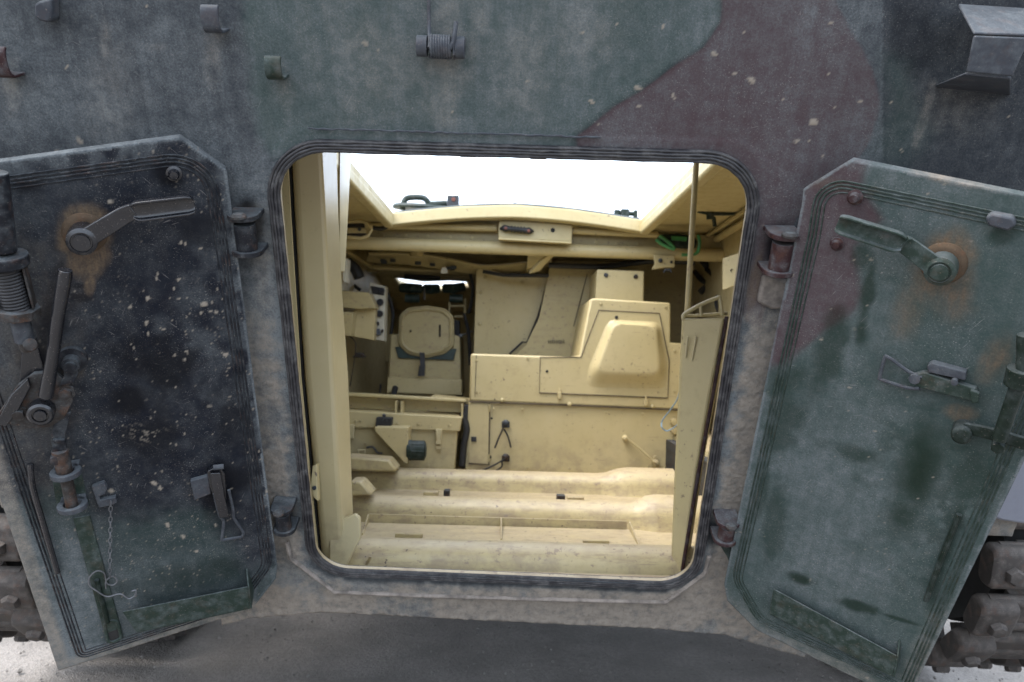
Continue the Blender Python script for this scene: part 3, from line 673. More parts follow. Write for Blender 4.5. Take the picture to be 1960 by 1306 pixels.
def paint_left(s, t):
    px, py = project(world(DL, s, t)); n1 = fbm(s, t, 9, 5, 41); n2 = fbm(s, t, 36, 4, 43); n3 = fbm(s, t, 4, 3, 45)
    wx = (n1 - .5) * 90
    grn = .6 - .6 * sstep(-30, 30, sd(px + wx * .4, py + wx, GR_L)); brn = np.zeros(s.shape)
    eo = pdist(s, t, OUT_L)
    dust = .09 + .38 * (n1 - .45) + .22 * (n2 - .5) + .30 * sstep(240, -40, px) + .25 * sstep(860, 1000, py) * sstep(300, 100, px) + .42 * sstep(960, 1200, py)
    dust = dust + .35 * sstep(.05, .0, eo) * sstep(.3, .6, n2) + .30 * blob(px, py, 230, 720, 70, 60, 0, .8, 7) * (px > 180) * .0
    dust = dust + .16 * blob(px, py, 400, 640, 100, 190, .1, .8, 9, .9) * sstep(.3, .65, n2)
    dust = np.maximum(dust, .85 * (eo < .0045))  # pale rim: sky light along the door edge, painted in through the dust mask
    bott = sstep(.034, .02, pdist(s, t, [OUT_L[5], OUT_L[6], OUT_L[0]], False)); mud = .62 * bott * (.4 + .8 * n1)
    rust = np.zeros(s.shape)
    rust = np.maximum(rust, blob(px, py, 160, 440, 56, 56, 0, .25, 3, .35)); rust = np.maximum(rust, .9 * blob(px, py, 170, 495, 40, 46, .2, .4, 3, .4)); rust = np.maximum(rust, .8 * blob(px, py, 172, 545, 13, 26, .1, .25, 5, .4))
    rust = np.maximum(rust, .25 * blob(px, py, 60, 700, 90, 220, 0, .7, 13, .9)); rust = np.maximum(rust, .5 * blob(px, py, 130, 690, 30, 34, 0, .4, 9))
    clean = np.zeros(s.shape)
    for x, y, a, b_, r, k in ((300, 690, 85, 50, .2, .9), (255, 770, 45, 35, 0, .9), (320, 340, 30, 26, .4, .95), (290, 830, 60, 50, .1, .7), (430, 930, 40, 60, .2, .8), (155, 570, 30, 9, .1, .7), (150, 548, 20, 6, 0, .6), (60, 355, 40, 20, 0, .7), (100, 1000, 30, 60, 0, .0), (380, 440, 60, 40, 0, .5), (440, 800, 40, 90, .1, .6), (360, 1110, 120, 30, -.2, .45), (100, 640, 24, 120, .12, .65)):
        clean = np.maximum(clean, k * blob(px, py, x, y, a, b_, r, .8, 23, .7))
    sp = np.maximum(marks(px, py, DIRL), rsplats(px, py, s, t, 5.7, 34, .30) * sstep(.42, .6, n1 + .14 * sstep(480, 560, py) * sstep(880, 700, py)) * sstep(240, 330, px + (py - 500) * .1))
    sp = np.maximum(sp, .75 * rsplats(px, py, s, t, 15.7, 70, .5) * sstep(.36, .55, n3)); sp = np.maximum(sp, .6 * rsplats(px, py, s, t, 19.7, 120, .7) * sstep(.38, .55, n1)); sp = np.maximum(sp, .5 * sstep(.58, .63, fbm(s * .6 + t * 1.5, t * .5 + s, 120, 3, 61)) * blob(px, py, 285, 825, 42, 20, -.1, .7, 8, .7)) * (1 - rust)
    A = np.stack([brn, grn, dust * (1 - .6 * clean), rust], 1); B = np.stack([sp, clean * (1 - rust), mud, np.ones(s.shape) * (1 - rust)], 1)
    H = .0016 * (fbm(s, t, 5, 3, 2) - .5) + mud * .003 * (fbm(s, t, 70, 3, 12) - .3) + sp * .0008
    return A, B, H
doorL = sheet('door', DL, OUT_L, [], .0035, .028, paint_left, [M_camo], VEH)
doorL['label'] = 'left rear door swung open, mostly black with rust-stained handle and locking gear'
GL = fillet([DL.U(*p) for p in ((-160, 362), (405, 285), (432, 450), (520, 1082), (462, 1160), (150, 1262))], [.03, .085, .0, .07, .06, .02], 8)
groove(DL, doorL, GL, M_blkd)
bolt(DL, doorL, 333, 332, .010, .018, M_blk)
bent_handle(DL, doorL, (162, 446), [(205, 432), (238, 412)], (258, 404), (372, 390), M_blk, M_collar)
# spring strut at the door's free side
b = MB(); p = [DL.L(-10, 372, .05), DL.L(8, 500, .05), DL.L(34, 598, .05), DL.L(48, 655, .05)]
b.cyl(DL.L(-14, 330, .05), DL.L(4, 480, .05), .024, seg=20); st = b.build('spring_strut', M_blkd, doorL, bevel=.002)
d = (p[2] - p[1]).normalized()
b = MB(); b.cyl(DL.L(4, 486, .05), DL.L(8, 508, .05), .041, seg=24); b.build('strut_collar', M_blkd, st, bevel=.003)
b = MB(); A0 = DL.L(12, 512, .05); A1 = DL.L(33, 590, .05); x, y = orth(A1 - A0); pts = []
for i in range(13 * 14): t = i / (13 * 14); an = 2 * math.pi * 13 * t; pts.append(A0 + (A1 - A0) * t + (x * math.cos(an) + y * math.sin(an)) * .022)
b.tube(pts, .0032, 7); b.cyl(A0, A1, .019, seg=18); b.build('coil_spring', M_blkr, st)
b = MB(); wd = .052
q = [DL.L(-28, 506, .05), DL.L(-8, 596, .05)]; q2 = [DL.L(44, 500, .05), DL.L(66, 585, .05)]
for a_, c_ in (q, q2): b.strap([a_, c_], .03, .004, (0, 0, 1))
b.cyl(DL.L(33, 588, .05), DL.L(35, 604, .05), .038, seg=8); b.build('spring_cage', M_rst, st, bevel=.001)
b = MB(); b.cyl(DL.L(36, 604, .05), DL.L(48, 652, .05), .017, seg=16); b.build('strut_rod', M_gst, st)
b = MB(); b.cyl(DL.L(50, 650, .05), DL.L(58, 668, .05), .016, seg=14); b.cyl(DL.L(58, 660, .035), DL.L(58, 660, .075), .012, seg=14); b.build('strut_clevis', M_rst, st, bevel=.001)
# crank plate, lever and links
b = MB(); cr = [DL.L(*c_).xy for c_ in ((-6, 790), (26, 742), (40, 722), (70, 700), (110, 698), (138, 722), (143, 752), (128, 784), (100, 802), (60, 804), (24, 796))]
b.p2([tuple(c_) for c_ in cr], .022, .034); ck = b.build('crank_plate', M_rst, doorL, bevel=.002)
b = MB(); b.p2([tuple(DL.L(*c_).xy) for c_ in ((40, 724), (48, 640), (72, 640), (88, 700), (70, 712))], .012, .022); b.p2([tuple(DL.L(*c_).xy) for c_ in ((0, 790), (30, 735), (60, 705), (66, 720), (40, 770), (20, 795))], .034, .044); b.build('crank_arm', M_blk, ck, bevel=.002)
b = MB(); hub = DL.L(86, 766, 0); b.lathe(V((hub.x, hub.y, 0)), (0, 0, 1), [(.024, .03), (.024, .058), (.020, .062), (.015, .062), (.0145, .058), (.012, .058), (.011, .064), (0, .065)], 24); b.build('crank_hub', M_blk, ck)
b = MB(); b.tube([DL.L(88, 758, .055), DL.L(100, 690, .066), DL.L(112, 600, .08), DL.L(124, 530, .09), DL.L(125, 517, .09)], [.0135, .0115, .0115, .0125, .0115], 16); b.build('crank_lever', M_blk, ck, bevel=.001)
for x, y, r in ((42, 774, .011), (130, 735, .012)):
    c = DL.L(x, y, 0); b = MB(); b.lathe(V((c.x, c.y, 0)), (0, 0, 1), [(r * 1.5, .033), (r * 1.5, .036), (r, .037), (r, .046), (0, .047)], 6); b.build('crank_bolt', M_rst, ck)
c = DL.L(139, 685, 0); b = MB(); b.lathe(V((c.x, c.y, 0)), (0, 0, 1), [(.027, .0), (.027, .014), (.016, .016), (.016, .036), (.011, .038), (.011, .046), (0, .047)], 22); b.strap([V((c.x, c.y, .028)), DL.L(137, 715, .03), DL.L(128, 735, .036)], .026, .008, (1, .1, 0)); b.build('pivot_boss', M_blkd, doorL)
b = MB(); b.strap([DL.L(122, 790, .028), DL.L(112, 830, .03), DL.L(114, 862, .034)], .026, .008, (1, -.05, 0)); c = DL.L(113, 858, 0); b.lathe(V((c.x, c.y, .03)), (0, 0, 1), [(.012, 0), (.012, .018), (.0, .019)], 6); b.strap([DL.L(102, 843, .036), DL.L(125, 843, .036)], .008, .012, (0, 1, 0)); b.build('lock_link', M_blkd, doorL, bevel=.0015)
b = MB(); b.cyl(DL.L(114, 862, .034), DL.L(126, 912, .034), .0155, seg=18); b.cyl(DL.L(126, 912, .034), DL.L(138, 968, .034), .0125, seg=16); b.build('lock_rod', M_rst, doorL, bevel=.001)
gd = None
for x, y in ((126, 905), (139, 968)):
    c = DL.L(x, y, .034); b = MB(); ring = []
    for k in range(20):
        an = 2 * math.pi * k / 20; ring.append((math.cos(an), math.sin(an)))
    b.rings([[c + V((.030 * a * 1.0, dy, .026 * bb)) for a, bb in ring] for dy in (-.006, .006)] + [[c + V((.017 * a, dy, .017 * bb)) for a, bb in ring] for dy in (.006, -.006)], False, True)
    b.box(c + V((0, 0, -.022)), (.048, .012, .03)); b.build('rod_guide', M_gst, doorL, bevel=.0015)
b = MB(); b.p2([tuple(DL.L(*c_).xy) for c_ in ((98, 900), (150, 880), (172, 968), (112, 985))], -.001, .005); b.build('guide_base', M_grn, doorL, bevel=.002)
b = MB(); b.p2([tuple(DL.L(*c_).xy) for c_ in ((140, 990), (172, 985), (232, 1200), (200, 1212))], -.002, .0045); b.build('rod_channel', M_grn, doorL, bevel=.002)
b = MB(); b.tube([DL.L(185, 1110, .008), DL.L(206, 1192, .010)], .0055, 10); b.build('lock_rod', M_dgrn, doorL)
sl_ = [tuple(DL.L(*c_).xy) for c_ in ((202, 1190), (222, 1186), (230, 1218), (210, 1228))]
b = MB(); b.p2(fillet(sl_, .01, 5), -.002, .0035); b.build('lock_slot', M_void, doorL)
b = MB(); b.tube(loop3(fillet(offset(sl_, .003), .012, 5), .004), .004, 8, True); b.build('slot_rim', M_grn, doorL)
b = MB(); b.tube(bez([DL.L(58, 888, .014), DL.L(60, 915, .02), DL.L(66, 945, .014), DL.L(88, 1020, .012), DL.L(110, 1096, .010)], 6), .0062, 10); b.build('bent_rod', M_blk, doorL)
b = MB(); b.p2([tuple(DL.L(*c_).xy) for c_ in ((176, 926), (200, 918), (206, 928), (202, 940), (192, 944), (192, 952), (222, 946), (225, 956), (214, 962), (190, 966), (184, 950))], .0, .012); b.build('chain_clip', M_gst, doorL, bevel=.0015)
# toggle clasp
b = MB(); b.p2([tuple(DL.L(*c_).xy) for c_ in ((364, 916), (398, 906), (404, 940), (372, 952))], -.001, .012); cl = b.build('toggle_clasp', M_gst, doorL, bevel=.002)
b = MB(); b.p2(fillet([tuple(DL.L(*c_).xy) for c_ in ((396, 896), (418, 886), (430, 900), (434, 950), (412, 958), (400, 920))], .006, 4), .0, .014); b.strap([DL.L(412, 905, .02), DL.L(420, 950, .026), DL.L(430, 990, .022)], .022, .006, (1, -.15, 0)); b.build('clasp_plate', M_blk, cl, bevel=.0015)
b = MB(); b.tube([DL.L(408, 895, .02), DL.L(428, 893, .02)], .006, 10); b.build('clasp_pin', M_gst, cl)
b = MB(); b.tube(bez([DL.L(410, 945, .020), DL.L(420, 985, .014), DL.L(428, 1000, .012), DL.L(424, 1034, .011)], 5), .0035, 8); b.tube(bez([DL.L(438, 938, .020), DL.L(446, 975, .014), DL.L(448, 992, .012), DL.L(465, 1018, .011), DL.L(462, 1028, .011)], 5), .0035, 8); b.tube([DL.L(424, 1034, .011), DL.L(443, 1031, .011), DL.L(462, 1028, .011)], .0035, 8); b.build('clasp_loop', M_gst, cl)
# ledge across the foot of the door
def ledge(fr_, door, a, b2, c, d, ends, mat, hh):
    P = [fr_.L(*a, hh), fr_.L(*b2, hh), fr_.L(*c, hh), fr_.L(*d, hh)]; b = MB(); b.prism(P, (0, 0, -.004))
    q0 = fr_.L(*d, hh); q1 = fr_.L(*c, hh); b.prism([q0, q1, V((q1.x, q1.y + .004, -.002)), V((q0.x, q0.y + .004, -.002))], (0, .004, 0))
    lg = b.build('ledge', mat, door, bevel=.0012)
    for e in ends:
        b = MB(); b.prism([fr_.L(*e[0], hh), fr_.L(*e[1], hh), V((*fr_.L(*e[2], 0).xy, -.002)), V((*fr_.L(*e[3], 0).xy, -.002))], (.004, 0, 0)); b.build('ledge_end', mat, lg, bevel=.001)
    return lg
ledge(DL, doorL, (234, 1172), (474, 1124), (479, 1166), (262, 1212), [((474, 1124), (479, 1166), (484, 1128), (470, 1088))], M_grn, .035)

# ---- right door
OUT_R = [DR.U(*p) for p in ((2185, 420), (1628, 307), (1538, 362), (1534, 395), (1386, 1118), (1392, 1150), (1448, 1206), (1735, 1346))]
BR_R = [(1450, 250), (1660, 300), (1650, 360), (1690, 420), (1640, 480), (1652, 560), (1640, 590), (1560, 655), (1505, 690), (1440, 710), (1380, 700)]
def paint_right(s, t):
    px, py = project(world(DR, s, t)); n1 = fbm(s, t, 9, 5, 141); n2 = fbm(s, t, 36, 4, 143); n3 = fbm(s, t, 4, 3, 145); wx = (n1 - .5) * 60
    brn = 1 - sstep(-14, 14, sd(px + wx * .5, py + wx * .5, BR_R)); grn = np.ones(s.shape); eo = pdist(s, t, OUT_R)
    dust = .30 + .32 * (n1 - .45) + .22 * (n3 - .4) + .2 * blob(px, py, 1600, 1000, 160, 260, .2, .8, 5, .9) + .2 * blob(px, py, 1640, 640, 90, 150, .3, .8, 7, .9)
    dust = dust + .25 * sstep(.045, 0, eo) * sstep(.35, .6, n2); dust = np.where(brn > .5, dust * .6, dust)
    dust = np.maximum(dust, .85 * (eo < .0045))  # edge lightened in colour here too, standing in for a sky-lit rim
    mud = .35 * sstep(.05, .01, eo) * sstep(1120, 1190, py) * n1 + .55 * blob(px, py, 1770, 330, 50, 10, .2, .6, 4, .8) + .5 * blob(px, py, 1860, 352, 70, 10, .2, .6, 4, .8)
    rust = np.maximum(blob(px, py, 1815, 490, 54, 58, 0, .3, 3, .6), .75 * blob(px, py, 1790, 540, 44, 60, -.15, .5, 13, .8)); rust = np.maximum(rust, .7 * blob(px, py, 1832, 560, 34, 66, .0, .4, 17, .9))
    rust = np.maximum(rust, .5 * blob(px, py, 1735, 590, 30, 60, .35, .5, 18, .9)); rust = np.maximum(rust, .6 * blob(px, py, 1905, 685, 28, 50, .5, .5, 5, .8)); rust = np.maximum(rust, .55 * blob(px, py, 1835, 790, 36, 18, .2, .5, 9)); rust = np.maximum(rust, .3 * blob(px, py, 1570, 350, 120, 12, .2, .5, 8, .9))
    clean = np.zeros(s.shape)
    clean = np.maximum(blob(px, py, 1762, 905, 46, 100, .25, .35, 123, 1.1), .8 * blob(px, py, 1732, 985, 44, 44, 0, .35, 125, 1.1))
    clean = np.maximum(clean, .45 * sstep(.52, .66, n2) * blob(px, py, 1780, 940, 150, 170, .2, .5, 33, 1.0))
    for x, y, a, b_, r, k in ( (1660, 560, 14, 110, .15, .7), (1590, 660, 30, 80, .2, .55), (1500, 800, 40, 100, .2, .5), (1535, 1110, 34, 12, .25, .9), (1640, 1160, 60, 11, .3, .8), (1720, 1185, 60, 4, .3, .7), (1860, 900, 60, 60, .3, .5), (1640, 870, 60, 20, .2, .5), (1480, 1010, 24, 90, .2, .4), (1810, 1060, 14, 110, .3, .55), (1915, 450, 26, 18, 0, .5), (1650, 500, 22, 30, 0, .5), (1460, 930, 14, 80, .2, .5)):
        clean = np.maximum(clean, k * blob(px, py, x, y, a, b_, r, .7, 123, .6))
    sp = .7 * rsplats(px, py, s, t, 25.7, 55, .22) * sstep(.42, .62, n1); sp = np.maximum(sp, .45 * rsplats(px, py, s, t, 29.7, 150, .5) * blob(px, py, 1650, 1045, 70, 40, .3, .6, 7, .8))
    A = np.stack([brn, grn, dust * (1 - .6 * clean), rust], 1); B = np.stack([sp * (1 - rust), clean * (1 - rust), mud, 1.0 - rust], 1)
    return A, B, .0016 * (fbm(s, t, 5, 3, 102) - .5) + mud * .003 * (fbm(s, t, 70, 3, 112) - .3)
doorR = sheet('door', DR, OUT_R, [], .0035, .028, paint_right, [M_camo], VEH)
doorR['label'] = 'right rear door swung open, green and brown with a dark wet patch'
GRr = fillet([DR.U(*p) for p in ((2120, 450), (1565, 336), (1548, 450), (1402, 1108), (1450, 1190), (1740, 1322))], [.03, .085, 0, .07, .06, .02], 8)
groove(DR, doorR, GRr, M_grn)
bolt(DR, doorR, 1637, 377, .010, .018, M_brn); bolt(DR, doorR, 1602, 467, .009, .012, M_brn)
bent_handle(DR, doorR, (1806, 504), [(1765, 492), (1735, 470)], (1725, 465), (1603, 426), M_grn, M_collar)
b = MB(); b.p2([tuple(DR.L(*c_, .02).xy) for c_ in ((1886, 416), (1900, 408), (1940, 416), (1946, 430), (1930, 442), (1892, 432))], -.002, .024); b.build('welded_lug', M_gst, doorR, bevel=.004)
# toggle clasp, lying level
b = MB(); b.p2([tuple(DR.L(*c_, .015).xy) for c_ in ((1775, 700), (1784, 694), (1850, 712), (1848, 728), (1776, 712))], -.001, .018); cr_ = b.build('toggle_clasp', M_gst, doorR, bevel=.002)
b = MB(); b.p2([tuple(DR.L(*c_, .02).xy) for c_ in ((1748, 720), (1768, 714), (1868, 746), (1874, 768), (1860, 770), (1756, 742), (1744, 732))], .002, .018); b.p2([tuple(DR.L(*c_, .02).xy) for c_ in ((1858, 744), (1876, 750), (1874, 768), (1860, 770))], .018, .028); b.build('clasp_lever', M_grn, cr_, bevel=.002)
b = MB(); b.tube(bez([DR.L(1765, 722, .016), DR.L(1740, 712, .014), DR.L(1700, 684, .012), DR.L(1693, 688, .012), DR.L(1684, 722, .012), DR.L(1690, 728, .012), DR.L(1735, 742, .014), DR.L(1760, 744, .018)], 5), .0036, 8); b.build('clasp_loop', M_gst, cr_)
for q_, r_ in ((DR.L(1752, 722, .012), .010), (DR.L(1828, 728, .016), .006)): b = MB(); b.lathe(q_, (0, 0, 1), [(r_, 0), (r_, .012), (0, .013)], 12); b.build('clasp_rivet', M_gst, cr_)
b = MB(); b.tube([DR.L(1962, 640, .05), DR.L(1960, 715, .05), DR.L(1946, 735, .05)], .013, 14); b.cyl(DR.L(1956, 706, .05), DR.L(1948, 738, .05), .023, seg=20); b.cyl(DR.L(1948, 738, .05), DR.L(1912, 842, .05), .0125, seg=18); sr = b.build('lock_rod', M_dgrn, doorR, bevel=.0015)
b = MB(); b.strap([DR.L(1840, 818, .022), DR.L(1880, 826, .024), DR.L(1920, 836, .026), DR.L(1990, 858, .026)], .024, .009, (.2, 1, 0)); c = DR.L(1844, 818, 0); b.lathe(V((c.x, c.y, 0)), (0, 0, 1), [(.018, 0), (.018, .036), (.014, .040), (0, .041)], 20); b.lathe(DR.L(1912, 845, .018), (0, 0, 1), [(.012, 0), (.012, .03), (0, .031)], 6); b.build('lock_link', M_dgrn, doorR, bevel=.0015)
b = MB(); b.tube([DR.L(1836, 985, .010), DR.L(1805, 1060, .010), DR.L(1772, 1150, .010)], .0055, 10); b.build('bent_rod', M_dgrn, doorR)
ledge(DR, doorR, (1480, 1128), (1716, 1256), (1708, 1296), (1472, 1176), [((1716, 1256), (1708, 1296), (1720, 1262), (1720, 1222))], M_grn, .022)
b = MB(); b.strap([V((*PL.L(1372, 1012, 0).xy, .03)), V((*PL.L(1392, 1040, 0).xy, .045)), V((*PL.L(1404, 1070, 0).xy, .05)), V((*PL.L(1404, 1112, 0).xy, .05))], .022, .010, (1, .2, 0)); b.build('hinge_strap', M_dgrn, plate, bevel=.002)

# ================================================================== hull
ZR = Z0 + .70
def quad_box(name, x0, x1, y0, y1, z0, z1, mat, parent=VEH, bev=.003):
    b = MB(); b.box(((x0 + x1) / 2, (y0 + y1) / 2, (z0 + z1) / 2), (x1 - x0, y1 - y0, z1 - z0)); return b.build(name, mat, parent, bevel=bev)
HF = 4.18; xl = at(752, 427, HF).x; xr = at(1226, 440, HF).x
YR = PL.o.y - (ZR - 1.17) * math.tan(TAU)          # where the rear plate meets the roof
# roof as a skin round the big hatch, ridge slightly raised at its front
b = MB()
def slab(x0, x1, y0, y1, z=ZR, th=.03): b.box(((x0 + x1) / 2, (y0 + y1) / 2, z + th / 2), (x1 - x0, y1 - y0, th))
slab(-1.25, xl, YR + .02, 5.0); slab(xr, 1.25, YR + .02, 5.0); slab(xl + .0005, xr - .0005, YR + .02, 2.30)
prof = [(xl, 0), (xl * .45, .045), (0, .062), (xr * .45, .045), (xr, 0)]
b.prism([V((x, HF, ZR + z)) for x, z in prof] + [V((x, HF, ZR + z + .03)) for x, z in prof[::-1]], (0, .82, 0))
slab(-1.25, 1.25, 5.0005, 5.35)
roof = b.build('roof', [M_cr], VEH)
# hatch coaming
b = MB()
for x, s_ in ((xl, -1), (xr, 1)):
    b = MB(); b.box((x + s_ * .022, (2.30 + HF) / 2, ZR - .02), (.05, HF - 2.30 + .05, .055)); b.build('hatch_coaming', M_cr, roof, bevel=.012, seg=3)
b = MB(); n = 24; R = []
for i in range(n + 1):
    t = i / n; x = xl - .03 + (xr - xl + .06) * t; zz = ZR + .062 * (1 - abs(2 * t - 1) ** 1.7) - .012
    R.append([V((x, HF - .022, zz - .030)), V((x, HF + .03, zz - .036)), V((x, HF + .03, zz + .03)), V((x, HF - .012, zz + .036))])
b.rings(R); b.build('hatch_front_lip', M_cr, roof, bevel=.006)
# outside of the roof seen over the lip
b = MB(); R = []
for i in range(n + 1):
    t = i / n; x = xl + (xr - xl) * t; zz = ZR + .062 * (1 - abs(2 * t - 1) ** 1.7) + .030
    R.append([V((x, HF + .01, zz)), V((x, HF + .8, zz)), V((x, HF + .8, zz + .012)), V((x, HF + .03, zz + .012))])
b.rings(R); b.build('roof_deck', M_grn, roof)
# things standing on the roof
YD = 4.75
c = at(820, 398, YD); b = MB(); b.lathe(c + V((0, 0, -.02)), (.05, -.1, 1), [(.21, 0), (.215, .012), (.205, .026), (.0, .03)], 36); hc = b.build('round_hatch_cover', M_grn, VEH)
b = MB(); b.tube(bez([at(770, 402, YD - .12), at(776, 382, YD - .12), at(792, 378, YD - .12), at(812, 380, YD - .12), at(822, 392, YD - .12)], 6), .017, 10); b.tube([at(822, 392, YD - .12), at(856, 390, YD - .12)], .019, 10); b.build('cover_handle', M_grn, hc)
b = MB(); b.prism([at(856, 406, YD - .2), at(856, 374, YD - .2), at(878, 374, YD - .2), at(878, 404, YD - .2)], (0, .06, 0)); pb = b.build('periscope_block', M_blk, roof, bevel=.004)
b = MB(); q = at(868, 382, YD - .202); b.lathe(q, (0, -1, 0), [(.012, 0), (.012, .006), (0, .007)], 12); b.build('indicator_lamp', M_redb, pb)
b = MB(); q = at(986, 397, YD); b.lathe(q + V((0, 0, -.03)), (0, 0, 1), [(.04, 0), (.035, .04), (.012, .055), (0, .056)], 16); b.build('roof_stud', M_gst, roof)
b = MB(); q = at(1199, 418, 4.5)
b.box(q + V((0, 0, -.008)), (.135, .08, .016)); b.cyl(q + V((-.06, 0, .03)), q + V((.06, 0, .025)), .013, seg=12); b.box(q + V((-.01, 0, .026)), (.045, .05, .045)); b.box(q + V((.05, 0, .02)), (.02, .04, .05)); b.box(q + V((-.055, 0, .030)), (.03, .03, .03)); b.build('roof_catch', M_grn, roof, bevel=.004)

# side walls, floor, belly, nose
def yb(z): return PL.o.y - (z - 1.17) * math.tan(TAU) + .026      # just inside the leaning rear plate
for sg in (1, -1):
    for nm, xa, xb, mt, z0, z1 in (('side_wall', 1.13, 1.20, M_cr, Z_SP + .03, ZR - .001), ('outer_side', 1.2005, 1.25, M_grn, Z_SP, ZR - .001), ('lower_side', .80, .84, M_blkd, .572, Z_SP + .004)):
        b = MB(); b.prism([V((sg * xa, yb(z0), z0)), V((sg * xa, 6.5, z0)), V((sg * xa, 6.5, z1)), V((sg * xa, yb(z1), z1))], (sg * (xb - xa), 0, 0)); b.build(nm, mt, VEH)
    b = MB(); b.prism([V((sg * x, yb(Z_SP) + .01, Z_SP + .003)) for x in (.842, 1.1995)] + [V((sg * x, 6.5, Z_SP + .003)) for x in (1.1995, .842)], (0, 0, .024)); b.build('sponson_floor', M_crd, VEH)
    b = MB(); b.cyl((sg * .845, 2.74, .80), (sg * 1.46, 2.74, .80), .13, seg=20); b.cyl((sg * 1.24, 2.74, .80), (sg * 1.30, 2.74, .80), .2, seg=24); b.build('wheel_hub', M_void, VEH)
quad_box('hull_floor', -.80, .80, 2.15, 6.5, .585, .60, M_crd)
quad_box('belly_plate', -.84, .84, 2.13, 6.5, .572, .584, M_blkd)
quad_box('front_plate', -1.25, 1.25, 6.501, 6.56, .572, 1.62, M_cr)
# sloping nose with the driver's hatch
NS = Fr((0, 5.35, ZR), XA, V((0, 1.15, -.33)))
hole = [tuple(NS.L(x, y).xy) for x, y in ((752, 520), (770, 522), (812, 528), (860, 526), (896, 528), (902, 540), (880, 545), (830, 548), (790, 546), (764, 536))][::-1]
nose_o = [(-1.25, 0), (1.25, 0), (1.25, 1.2), (-1.25, 1.2)]
def paint_nose(s, t):
    z = np.zeros(s.shape); o = np.ones(s.shape); return np.stack([z, o, z + .2, z], 1), np.stack([z, z, z, z], 1), z
nose = sheet('sloping_nose', NS, nose_o, [fillet(hole, .02, 4)], .02, .03, paint_nose, [M_cr, M_cr], VEH)
b = MB(); b.tube(loop3(fillet(hole, .02, 4), -.03), .018, 8, True); b.build('hatch_rim', M_crs, nose)
b = MB()
b.tube([at(808, 548, 5.6), at(806, 528, 5.6)], .006, 6); b.tube([at(848, 548, 5.5), at(846, 520, 5.5)], .007, 6); b.tube([at(770, 540, 5.6), at(800, 545, 5.5), at(850, 548, 5.5), at(895, 540, 5.5)], .006, 6); b.tube([at(868, 532, 5.5), at(880, 538, 5.5), at(900, 532, 5.5)], .010, 6); b.tube([at(795, 532, 5.6), at(806, 548, 5.6)], .006, 6)
b.build('mirror_bracket', M_blkr, nose)
b = MB(); b.prism([at(773, 524, 5.2), at(842, 528, 5.2), at(842, 536, 5.2), at(773, 534, 5.2)], (0, .05, 0)); b.build('sun_visor', M_blkr, roof, bevel=.005)
# doorway of steps: inner cross walls hide the nose sides
LW = quad_box('inner_wall', -1.13, -.98, 4.35, 6.3, .60, ZR - .02, M_cr)

# ---- cross rail under the hatch front with its fittings
b = MB(); b.tube([at(560, 461, 4.32), at(1450, 492, 4.32)], .036, 16); rail = b.build('cross_rail', M_cr, VEH)
for q0, q1 in (((700, 432), (950, 437)), ((1096, 442), (1260, 450))): b = MB(); b.tube([at(*q0, 4.30), at(*q1, 4.30)], .018, 12); b.build('conduit', M_cr, rail)
b = MB(); b.prism([at(560, 440, 4.36), at(1450, 452, 4.36), at(1450, 482, 4.36), at(560, 462, 4.36)], (0, .02, 0)); b.build('rail_web', M_crb, rail)
for x in range(735, 945, 42):
    b = MB(); b.lathe(at(x, 450 + (x - 735) * .03, 4.358), (0, -1, 0), [(.010, 0), (.009, .006), (0, .008)], 8); b.build('rail_rivet', M_cr, rail)
for x in range(1140, 1250, 40):
    b = MB(); b.lathe(at(x, 465 + (x - 1140) * .03, 4.358), (0, -1, 0), [(.010, 0), (.009, .006), (0, .008)], 8); b.build('rail_rivet', M_cr, rail)
b = MB(); b.prism([at(955, 421, 4.24), at(1096, 430, 4.24), at(1094, 463, 4.24), at(954, 455, 4.24)], (0, .04, 0)); hp = b.build('handle_plate', M_cr, rail, bevel=.004)
b = MB(); b.prism([at(954, 455, 4.20), at(1094, 463, 4.20), at(1094, 466, 4.20), at(954, 458, 4.20)], (0, .06, 0)); b.build('plate_flange', M_cr, hp)
b = MB(); b.tube([at(958, 438, 4.23), at(966, 437, 4.215), at(976, 438, 4.21), at(1004, 441, 4.21), at(1012, 442, 4.215), at(1020, 443, 4.23)], [.008, .019, .013, .013, .019, .008], 12)
for k in range(5): q0 = at(978 + k * 6, 438.5 + k * .5, 4.21); b.cyl(q0, q0 + V((.008, 0, 0)), .018, seg=12)
b.build('rubber_grip', M_blkr, hp)
b = MB(); b.lathe(at(968, 437, 4.20), (0, -1, 0), [(.008, 0), (.008, .004), (0, .005)], 10); b.lathe(at(1012, 442, 4.20), (0, -1, 0), [(.008, 0), (.008, .004), (0, .005)], 10); b.build('grip_screw', M_redb, hp)
b = MB(); b.lathe(at(1058, 441, 4.239), (0, -1, 0), [(.012, 0), (.012, .003), (0, .003)], 14); b.build('plate_hole', M_void, hp)
# bracket under the rail, right
b = MB(); b.prism([at(1252, 488, 4.26), at(1292, 490, 4.26), at(1291, 512, 4.26), at(1274, 512, 4.26), at(1248, 516, 4.26), at(1254, 505, 4.26)], (0, .03, 0)); bk = b.build('rail_bracket', M_cr, rail, bevel=.003)
b = MB(); b.lathe(at(1264, 499, 4.258), (0, -1, 0), [(.013, 0), (.010, .01), (0, .012)], 6); b.build('wing_bolt', M_gst, bk); b = MB(); b.lathe(at(1285, 502, 4.258), (0, -1, 0), [(.008, 0), (.008, .004), (0, .004)], 12); b.build('bracket_hole', M_void, bk)
b = MB(); q = at(1278, 518, 4.2); b.tube(bez([q + V((-.02, 0, -.012)), q + V((-.01, 0, .006)), q, q + V((.01, 0, .008)), q + V((.02, 0, -.01))], 4), .005, 6); b.build('wing_nut', M_gst, bk)
